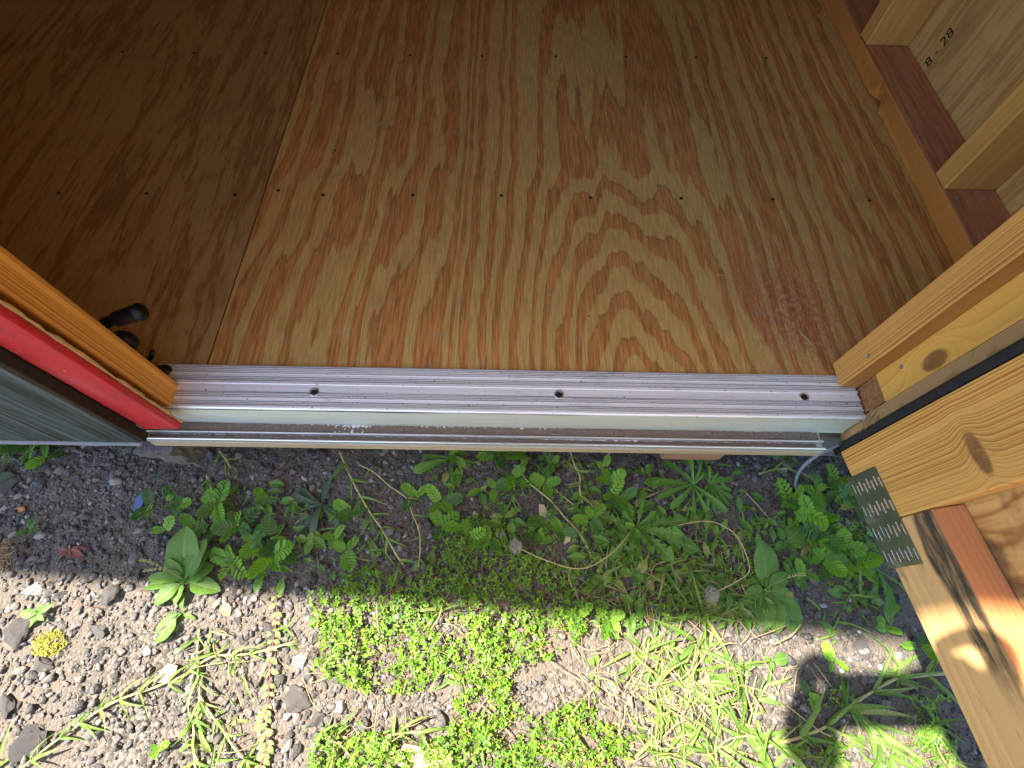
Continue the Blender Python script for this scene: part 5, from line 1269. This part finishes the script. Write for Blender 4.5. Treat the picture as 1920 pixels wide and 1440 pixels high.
def clover_mat():
    g = Geo(); var = []
    for s_ in range(6):
        V, Fc, uv = [], [], []
        for k in range(3):
            a = leaf_geo(1.0, R_.uniform(0.62, 0.78), lambda t: max(0.05, (0.25 + 0.95 * t) if t < 0.7 else math.sqrt(max(0.02, 1 - ((t - 0.7) / 0.3) ** 2))), 4, 2, R_.uniform(-0.1, 0.3), R_.uniform(0.1, 0.4))
            M = Matrix.Rotation(k * 2.094 + R_.uniform(-.25, .25), 4, 'Z') @ Matrix.Rotation(R_.uniform(0.0, 0.45), 4, 'X')
            o = len(V); V += [M @ Vector(v) for v in a[0]]; Fc += [tuple(i + o for i in f) for f in a[1]]; uv += a[2]
        var.append((V, Fc, uv))
    for P, dens in MATS:
        x0, x1 = min(p[0] for p in P), max(p[0] for p in P); y0, y1 = min(p[1] for p in P), max(p[1] for p in P)
        for _ in range(int((x1 - x0) * (y1 - y0) * 0.021 * dens)):
            a, b = R_.uniform(x0, x1), R_.uniform(y0, y1)
            ja = a + 26 * mnoise.noise((a * 0.02, b * 0.02, 1)); jb = b + 26 * mnoise.noise((a * 0.02, b * 0.02, 7))
            if not in_poly(ja, jb, P): continue
            hole = mnoise.noise((a * 0.016, b * 0.016, 11)) + 0.6 * mnoise.noise((a * 0.05, b * 0.05, 3))
            if hole > 0.28 and R_.random() < 0.85: continue
            hmax = 0.012 + 0.02 * max(0, 0.3 - hole)
            q = gp(a, b, R_.uniform(0.002, hmax)); s_ = R_.uniform(0.0032, 0.0062)
            V, Fc, uv = R_.choice(var)
            g.add(V, Fc, uv, Matrix.Translation(q) @ Matrix.Rotation(R_.random() * 6.28, 4, 'Z') @ Matrix.Rotation(R_.gauss(0, 0.4), 4, 'X') @ Matrix.Rotation(R_.gauss(0, 0.4), 4, 'Y') @ Matrix.Scale(s_, 4))
    tag(link('clover_mat', g.mesh('clover_mat'), MAT['clover']), 'dense mat of tiny clover leaves partly in the sun', kind='stuff')
    g = Geo(); ov = [leaf_geo(1, R_.uniform(0.35, 0.55), p_oval, 6, 2, R_.uniform(0.1, 0.6), 0.25, 0.01, i) for i in range(4)] + [leaf_geo(1, 0.13, p_blade, 8, 2, R_.uniform(0, 1), 0.4, 0, i, 0.5, R_.uniform(-.4, .4)) for i in range(4)]
    for P, N in ([(830, 870), (1120, 860), (1190, 960), (1120, 1080), (960, 1050), (860, 960)], 300), ([(1090, 960), (1400, 960), (1440, 1170), (1110, 1180)], 520), ([(1400, 930), (1600, 880), (1680, 1150), (1440, 1180), (1390, 1050)], 420), ([(380, 920), (540, 900), (700, 980), (680, 1080), (440, 1090)], 170), ([(1180, 860), (1400, 880), (1380, 980), (1200, 960)], 100):
        xs_ = [p[0] for p in P]; ys_ = [p[1] for p in P]
        for _ in range(N):
            a, b = R_.uniform(min(xs_), max(xs_)), R_.uniform(min(ys_), max(ys_))
            if not in_poly(a, b, P) or mnoise.noise((a * 0.012, b * 0.012, 5)) > 0.22: continue
            V, Fc, uv = R_.choice(ov)
            g.add(V, Fc, uv, Matrix.Translation(gp(a, b, R_.uniform(.002, .012))) @ Matrix.Rotation(R_.random() * 6.28, 4, 'Z') @ Matrix.Rotation(R_.uniform(-.1, .6), 4, 'X') @ Matrix.Scale(R_.uniform(.010, .030), 4))
    tag(link('undergrowth', g.mesh('undergrowth'), MAT['under']), 'low mixed seedlings and grass filling the shaded strip', kind='stuff')
    g = Geo()
    for P, dens in MATS:      # thin brown stalks under the mat
        x0, x1 = min(p[0] for p in P), max(p[0] for p in P); y0, y1 = min(p[1] for p in P), max(p[1] for p in P)
        for _ in range(int((x1 - x0) * (y1 - y0) * 0.0042 * dens)):
            a, b = R_.uniform(x0, x1), R_.uniform(y0, y1)
            if not in_poly(a, b, P): continue
            p = gp(a, b, 0.001); q = p + Vector((R_.gauss(0, .012), R_.gauss(0, .012), R_.uniform(.003, .026)))
            V, Fc = tube_geo([p, (p + q) / 2 + Vector((0, 0, .003)), q], 0.0004, 3, False); g.add(V, Fc)
    tag(link('clover_stalks', g.mesh('clover_stalks'), MAT['twig']), 'thin brown stalks beneath the clover leaves', kind='stuff')
clover_mat()

# ---- dry straw and needles
def litter():
    g = Geo(); g2 = Geo()
    def one(G_, a, b, L, r, z):
        p = gp(a, b, z); d = R_.random() * 6.28; q = Vector((math.cos(d), math.sin(d), R_.uniform(-.15, .3))) * L
        m_ = p + q * 0.5 + Vector((R_.gauss(0, .1), R_.gauss(0, .1), R_.gauss(0, .06))) * L
        V, Fc = tube_geo(catmull([p, m_, p + q], 3), [r, r, r, r, r * .9, r * .8, r * .6], 4); G_.add(V, Fc)
    for _ in range(320):
        if R_.random() < 0.8: a, b = R_.gauss(1290, 95), R_.gauss(1300, 75)
        else: a, b = R_.uniform(380, 1100), R_.uniform(1180, 1440)
        if b < 1080: continue
        one(g, a, b, R_.uniform(.012, .055), R_.uniform(.0003, .0009), 0.005 + 0.01 * R_.random())
    for _ in range(150): one(g, R_.uniform(1040, 1420), R_.uniform(1000, 1180), R_.uniform(.01, .04), R_.uniform(.0003, .0008), 0.004 + .008 * R_.random())
    for _ in range(240): one(g2, R_.uniform(0, 1750), R_.uniform(850, 1440), R_.uniform(.008, .045), R_.uniform(.0002, .0005), 0.004)
    tag(link('dry_straw', g.mesh('dry_straw'), MAT['straw']), 'dry yellow straw strewn among the grass', kind='stuff')
    tag(link('pine_needles', g2.mesh('pine_needles'), MAT['twig']), 'thin brown needles strewn over the gravel', kind='stuff')
litter()
def twig(pix, r, label, mat='twig', h=0.006, name='twig'):
    strand(name, pix, r, MAT[mat], label, name, lambda a, b: gp(a, b, h))
twig([(722, 1112), (765, 1100), (790, 1085)], 0.0010, 'brown twig over the clover at the shade edge, upper branch')
twig([(725, 1116), (770, 1102), (800, 1102), (815, 1098)], 0.0012, 'brown forked twig lying over the clover at the shade edge')
twig([(490, 925), (530, 885), (585, 842)], 0.0006, 'long thin stalk slanting in the shade below the threshold')
twig([(497, 920), (545, 902), (600, 870)], 0.0005, 'thin stalk below the long slanting stalk in the shade')
twig([(712, 975), (745, 990), (785, 1008)], 0.0007, 'reddish needle beside the leaning grass stem')
twig([(1160, 1035), (1178, 1070), (1200, 1110), (1210, 1140)], 0.0010, 'brown dead stalk running down from the dandelion to the shade edge')
twig([(1358, 898), (1395, 925), (1440, 975)], 0.0009, 'pale stalk from the narrow rosette toward the right plantain', 'scape')
twig([(870, 1440), (900, 1390), (890, 1345), (920, 1300)], 0.0013, 'bent pale dead stem through the lower clover', 'straw')
twig([(905, 1322), (935, 1350), (965, 1385)], 0.0011, 'straight pale dead stem on the lower right clover', 'straw')
twig([(1600, 1100), (1575, 1130), (1560, 1150)], 0.0008, 'brown twig by the white pebble near the door')
twig([(1185, 945), (1220, 930), (1268, 910)], 0.0009, 'pale stalk from the dandelion heart up to the narrow rosette', 'scape')

# ---- dandelion seed heads on curved stems
def seed_head(pix, label, R=0.0095):
    pts = catmull([gp(a, b, c) for a, b, c in pix], 8); root = empty('dandelion_seed_head', pts[0]); tag(root, label, 'seed head')
    stem_part(root, pts, 0.0008, 'scape', n=7)
    g = Geo(); c = pts[-1]; rr = random.Random(5)
    V = [q * R * 0.22 for q in ICO1[0]]; g.add(V, ICO1[1], None, Matrix.Translation(c - pts[0]))
    for _ in range(130):
        d = Vector((rr.gauss(0, 1), rr.gauss(0, 1), rr.gauss(0, 1) + .2)).normalized()
        e = c - pts[0] + d * R * rr.uniform(0.75, 1.0)
        Vv, Fc = tube_geo([c - pts[0] + d * R * 0.2, e], 0.00012, 3, False); g.add(Vv, Fc)
        for k in range(6):
            n_ = Vector((rr.gauss(0, 1), rr.gauss(0, 1), rr.gauss(0, 1))).normalized()
            Vv, Fc = tube_geo([e, e + (d * 0.5 + n_) * R * 0.28], 0.00011, 3, False); g.add(Vv, Fc)
    link('fluff', g.mesh('fluff'), MAT['seed'], root, Matrix.Translation(pts[0])).matrix_basis = Matrix.Identity(4)
seed_head([(1180, 995, .01), (1165, 1015, .03), (1140, 1042, .035), (1105, 1065, .03), (1072, 1070, .028), (1030, 1058, .026), (985, 1038, .022), (966, 1028, .02)], 'round white seed head on a stem curving left from the dandelion')
seed_head([(1250, 992, .012), (1290, 986, .03), (1325, 988, .035), (1362, 1010, .035), (1385, 1050, .03), (1388, 1078, .028), (1360, 1098, .024), (1325, 1115, .02)], 'ragged seed head on a stem hooking round right of the dandelion')

# ---- grey strap hanging from the threshold
def strap():
    pts = catmull([on_y(1552, 843, -0.098), gp(1530, 858, .10), gp(1500, 872, .055), gp(1482, 890, .035), gp(1480, 912, .02), gp(1490, 925, .012), gp(1512, 938, .006)], 6)
    root_p = pts[0]; V = []; w = 0.0028
    for i, p in enumerate(pts):
        t = pts[min(i + 1, len(pts) - 1)] - pts[max(i - 1, 0)]; sd = t.cross(Vector((0.3, -0.2, 1))).normalized()
        up = sd.cross(t).normalized() * 0.0005
        V += [p - root_p + sd * w - up, p - root_p - sd * w - up, p - root_p - sd * w + up, p - root_p + sd * w + up]
    Fc = [(i * 4 + k, i * 4 + (k + 1) % 4, (i + 1) * 4 + (k + 1) % 4, (i + 1) * 4 + k) for i in range(len(pts) - 1) for k in range(4)]
    Fc += [(3, 2, 1, 0), tuple((len(pts) - 1) * 4 + k for k in range(4))]
    tag(link('plastic_strap', pyd('plastic_strap', V, Fc, True), MAT['strap'], None, Matrix.Translation(root_p)), 'grey plastic strap curling down from the right end of the threshold', 'strap')
strap()

# ================================================================== PHOTOGRAPHER (behind the camera; the shadow of the hands falls into the picture)
MAT['skin'] = simple('skin', (0.42, 0.24, 0.17), (0.52, 0.31, 0.23), 40, 0.55, 0.1)
MAT['shirt'] = simple('pale_bounce_clothes', (0.62, 0.60, 0.56), (0.74, 0.72, 0.68), 300, 0.9, 0.3)  # unseen clothes, made pale to bounce sunlight into the shed
MAT['hair'] = simple('dark_hair', (0.02, 0.014, 0.01), (0.05, 0.035, 0.025), 200, 0.7, 0.5)
MAT['glass_black'] = simple('phone_glass', (0.006, 0.006, 0.007), (0.01, 0.01, 0.012), 50, 0.12, 0.0)
CM = Matrix([list(r) for r in M4])
fwd = -(CM.to_3x3() @ Vector((0, 0, 1))); rgt = CM.to_3x3() @ Vector((1, 0, 0)); upv = CM.to_3x3() @ Vector((0, 1, 0)); cp = Vector(CP)
pc = cp - fwd * 0.010 + rgt * -0.004 + upv * 0.024
PHM = Matrix(((rgt.x, upv.x, -fwd.x, pc.x), (rgt.y, upv.y, -fwd.y, pc.y), (rgt.z, upv.z, -fwd.z, pc.z), (0, 0, 0, 1)))
ph = link('phone', from_bm('phone', box_bm(0.165, 0.078, 0.008, 0.0035, 3)), MAT['glass_black'], None, PHM)
tag(ph, 'black phone held level in two hands above the doorway', 'phone')
def skin_obj(name, nodes, edges, mat, parent, sub=2, rootv=0):
    me = bpy.data.meshes.new(name); me.from_pydata([tuple(n[0]) for n in nodes], edges, []); o = link(name, me, mat, parent, Matrix.Identity(4) if parent is None else Matrix.Identity(4))
    md = o.modifiers.new('skin', 'SKIN'); md.use_smooth_shade = True
    for i, n in enumerate(nodes):
        sv = me.skin_vertices[0].data[i]; sv.radius = (n[1], n[1]); sv.use_root = (i == rootv)
    o.modifiers.new('sub', 'SUBSURF').levels = sub; o.modifiers['sub'].render_levels = sub
    return o
def PHp(a, b, c): return PHM @ Vector((a, b, c))
gz = -0.2
hip = Vector((0.05, -1.02, gz + 0.30)); chest = Vector((0.03, -0.90, gz + 0.66)); neck = Vector((0.03, -0.84, gz + 0.90)); head = Vector((0.03, -0.78, gz + 1.04))
person = None
bn = [(hip, .13), (Vector((.04, -.97, gz + .48)), .125), (chest, .14), (neck, .055), (head - Vector((0, .01, .02)), .085), (head + Vector((0, .02, .06)), .085)]
be = [(0, 1), (1, 2), (2, 3), (3, 4), (4, 5)]
def limb(root_i, pts):
    a = root_i
    for p, r in pts: bn.append((Vector(p), r)); be.append((a, len(bn) - 1)); a = len(bn) - 1
wr = {}
for sd in (-1, 1):
    w = PHp(0.118 * sd, -0.075, 0.03); wr[sd] = w
    el_ = Vector((0.03 + .27 * sd, -.70, gz + .56))
    limb(2, [((.03 + .17 * sd, -.88, gz + .80), .062), (el_, .043), (w.lerp(el_, .4), .040), (w, .027)])
    limb(0, [((.05 + .11 * sd, -1.0, gz + .27), .095), ((.05 + .20 * sd, -.72, gz + .34), .068), ((.05 + .17 * sd, -.86, gz + .14), .052), ((.05 + .16 * sd, -.98, gz + .06), .038), ((.05 + .18 * sd, -.80, gz + .035), .034)])
person = skin_obj('person', bn, be, MAT['shirt'], None, 2)
tag(person, 'unseen person in pale light-bouncing clothes squatting outside the door and holding up a phone', 'person')
hd = link('head_hair', pyd('hair', [Vector((q.x * .098, q.y * .105, q.z * .10)) for q in ICO3[0]], ICO3[1], True), MAT['hair'], person, Matrix.Translation(head + Vector((0, -.012, .045))))
for sd in (-1, 1):
    w = wr[sd]; palm = PHp(0.098 * sd, -0.030, 0.012)
    nd = [(w, .028), (w.lerp(palm, .55), .036), (palm, .039)]; ed = [(0, 1), (1, 2)]
    def ch(pts, r0):
        a = 2
        for i, q in enumerate(pts): nd.append((PHp(q[0] * sd, q[1], q[2]), r0 * (1 - .12 * i))); ed.append((a, len(nd) - 1)); a = len(nd) - 1
    ch([(.106, .008, .006), (.112, .040, -.004), (.090, .054, -.010), (.060, .042, -.012)], .0135)   # index finger arched over the top edge
    ch([(.100, .006, -.012), (.082, .022, -.022), (.052, .026, -.020)], .0120)
    ch([(.098, -.012, -.014), (.084, -.010, -.024), (.064, -.008, -.020)], .0092)
    ch([(.096, -.028, -.012), (.084, -.030, -.020), (.066, -.030, -.018)], .0082)
    ch([(.090, -.022, .026), (.070, -.010, .026), (.052, .004, .018)], .0105)                       # thumb on the screen side
    skin_obj('hand', nd, ed, MAT['skin'], person, 2)
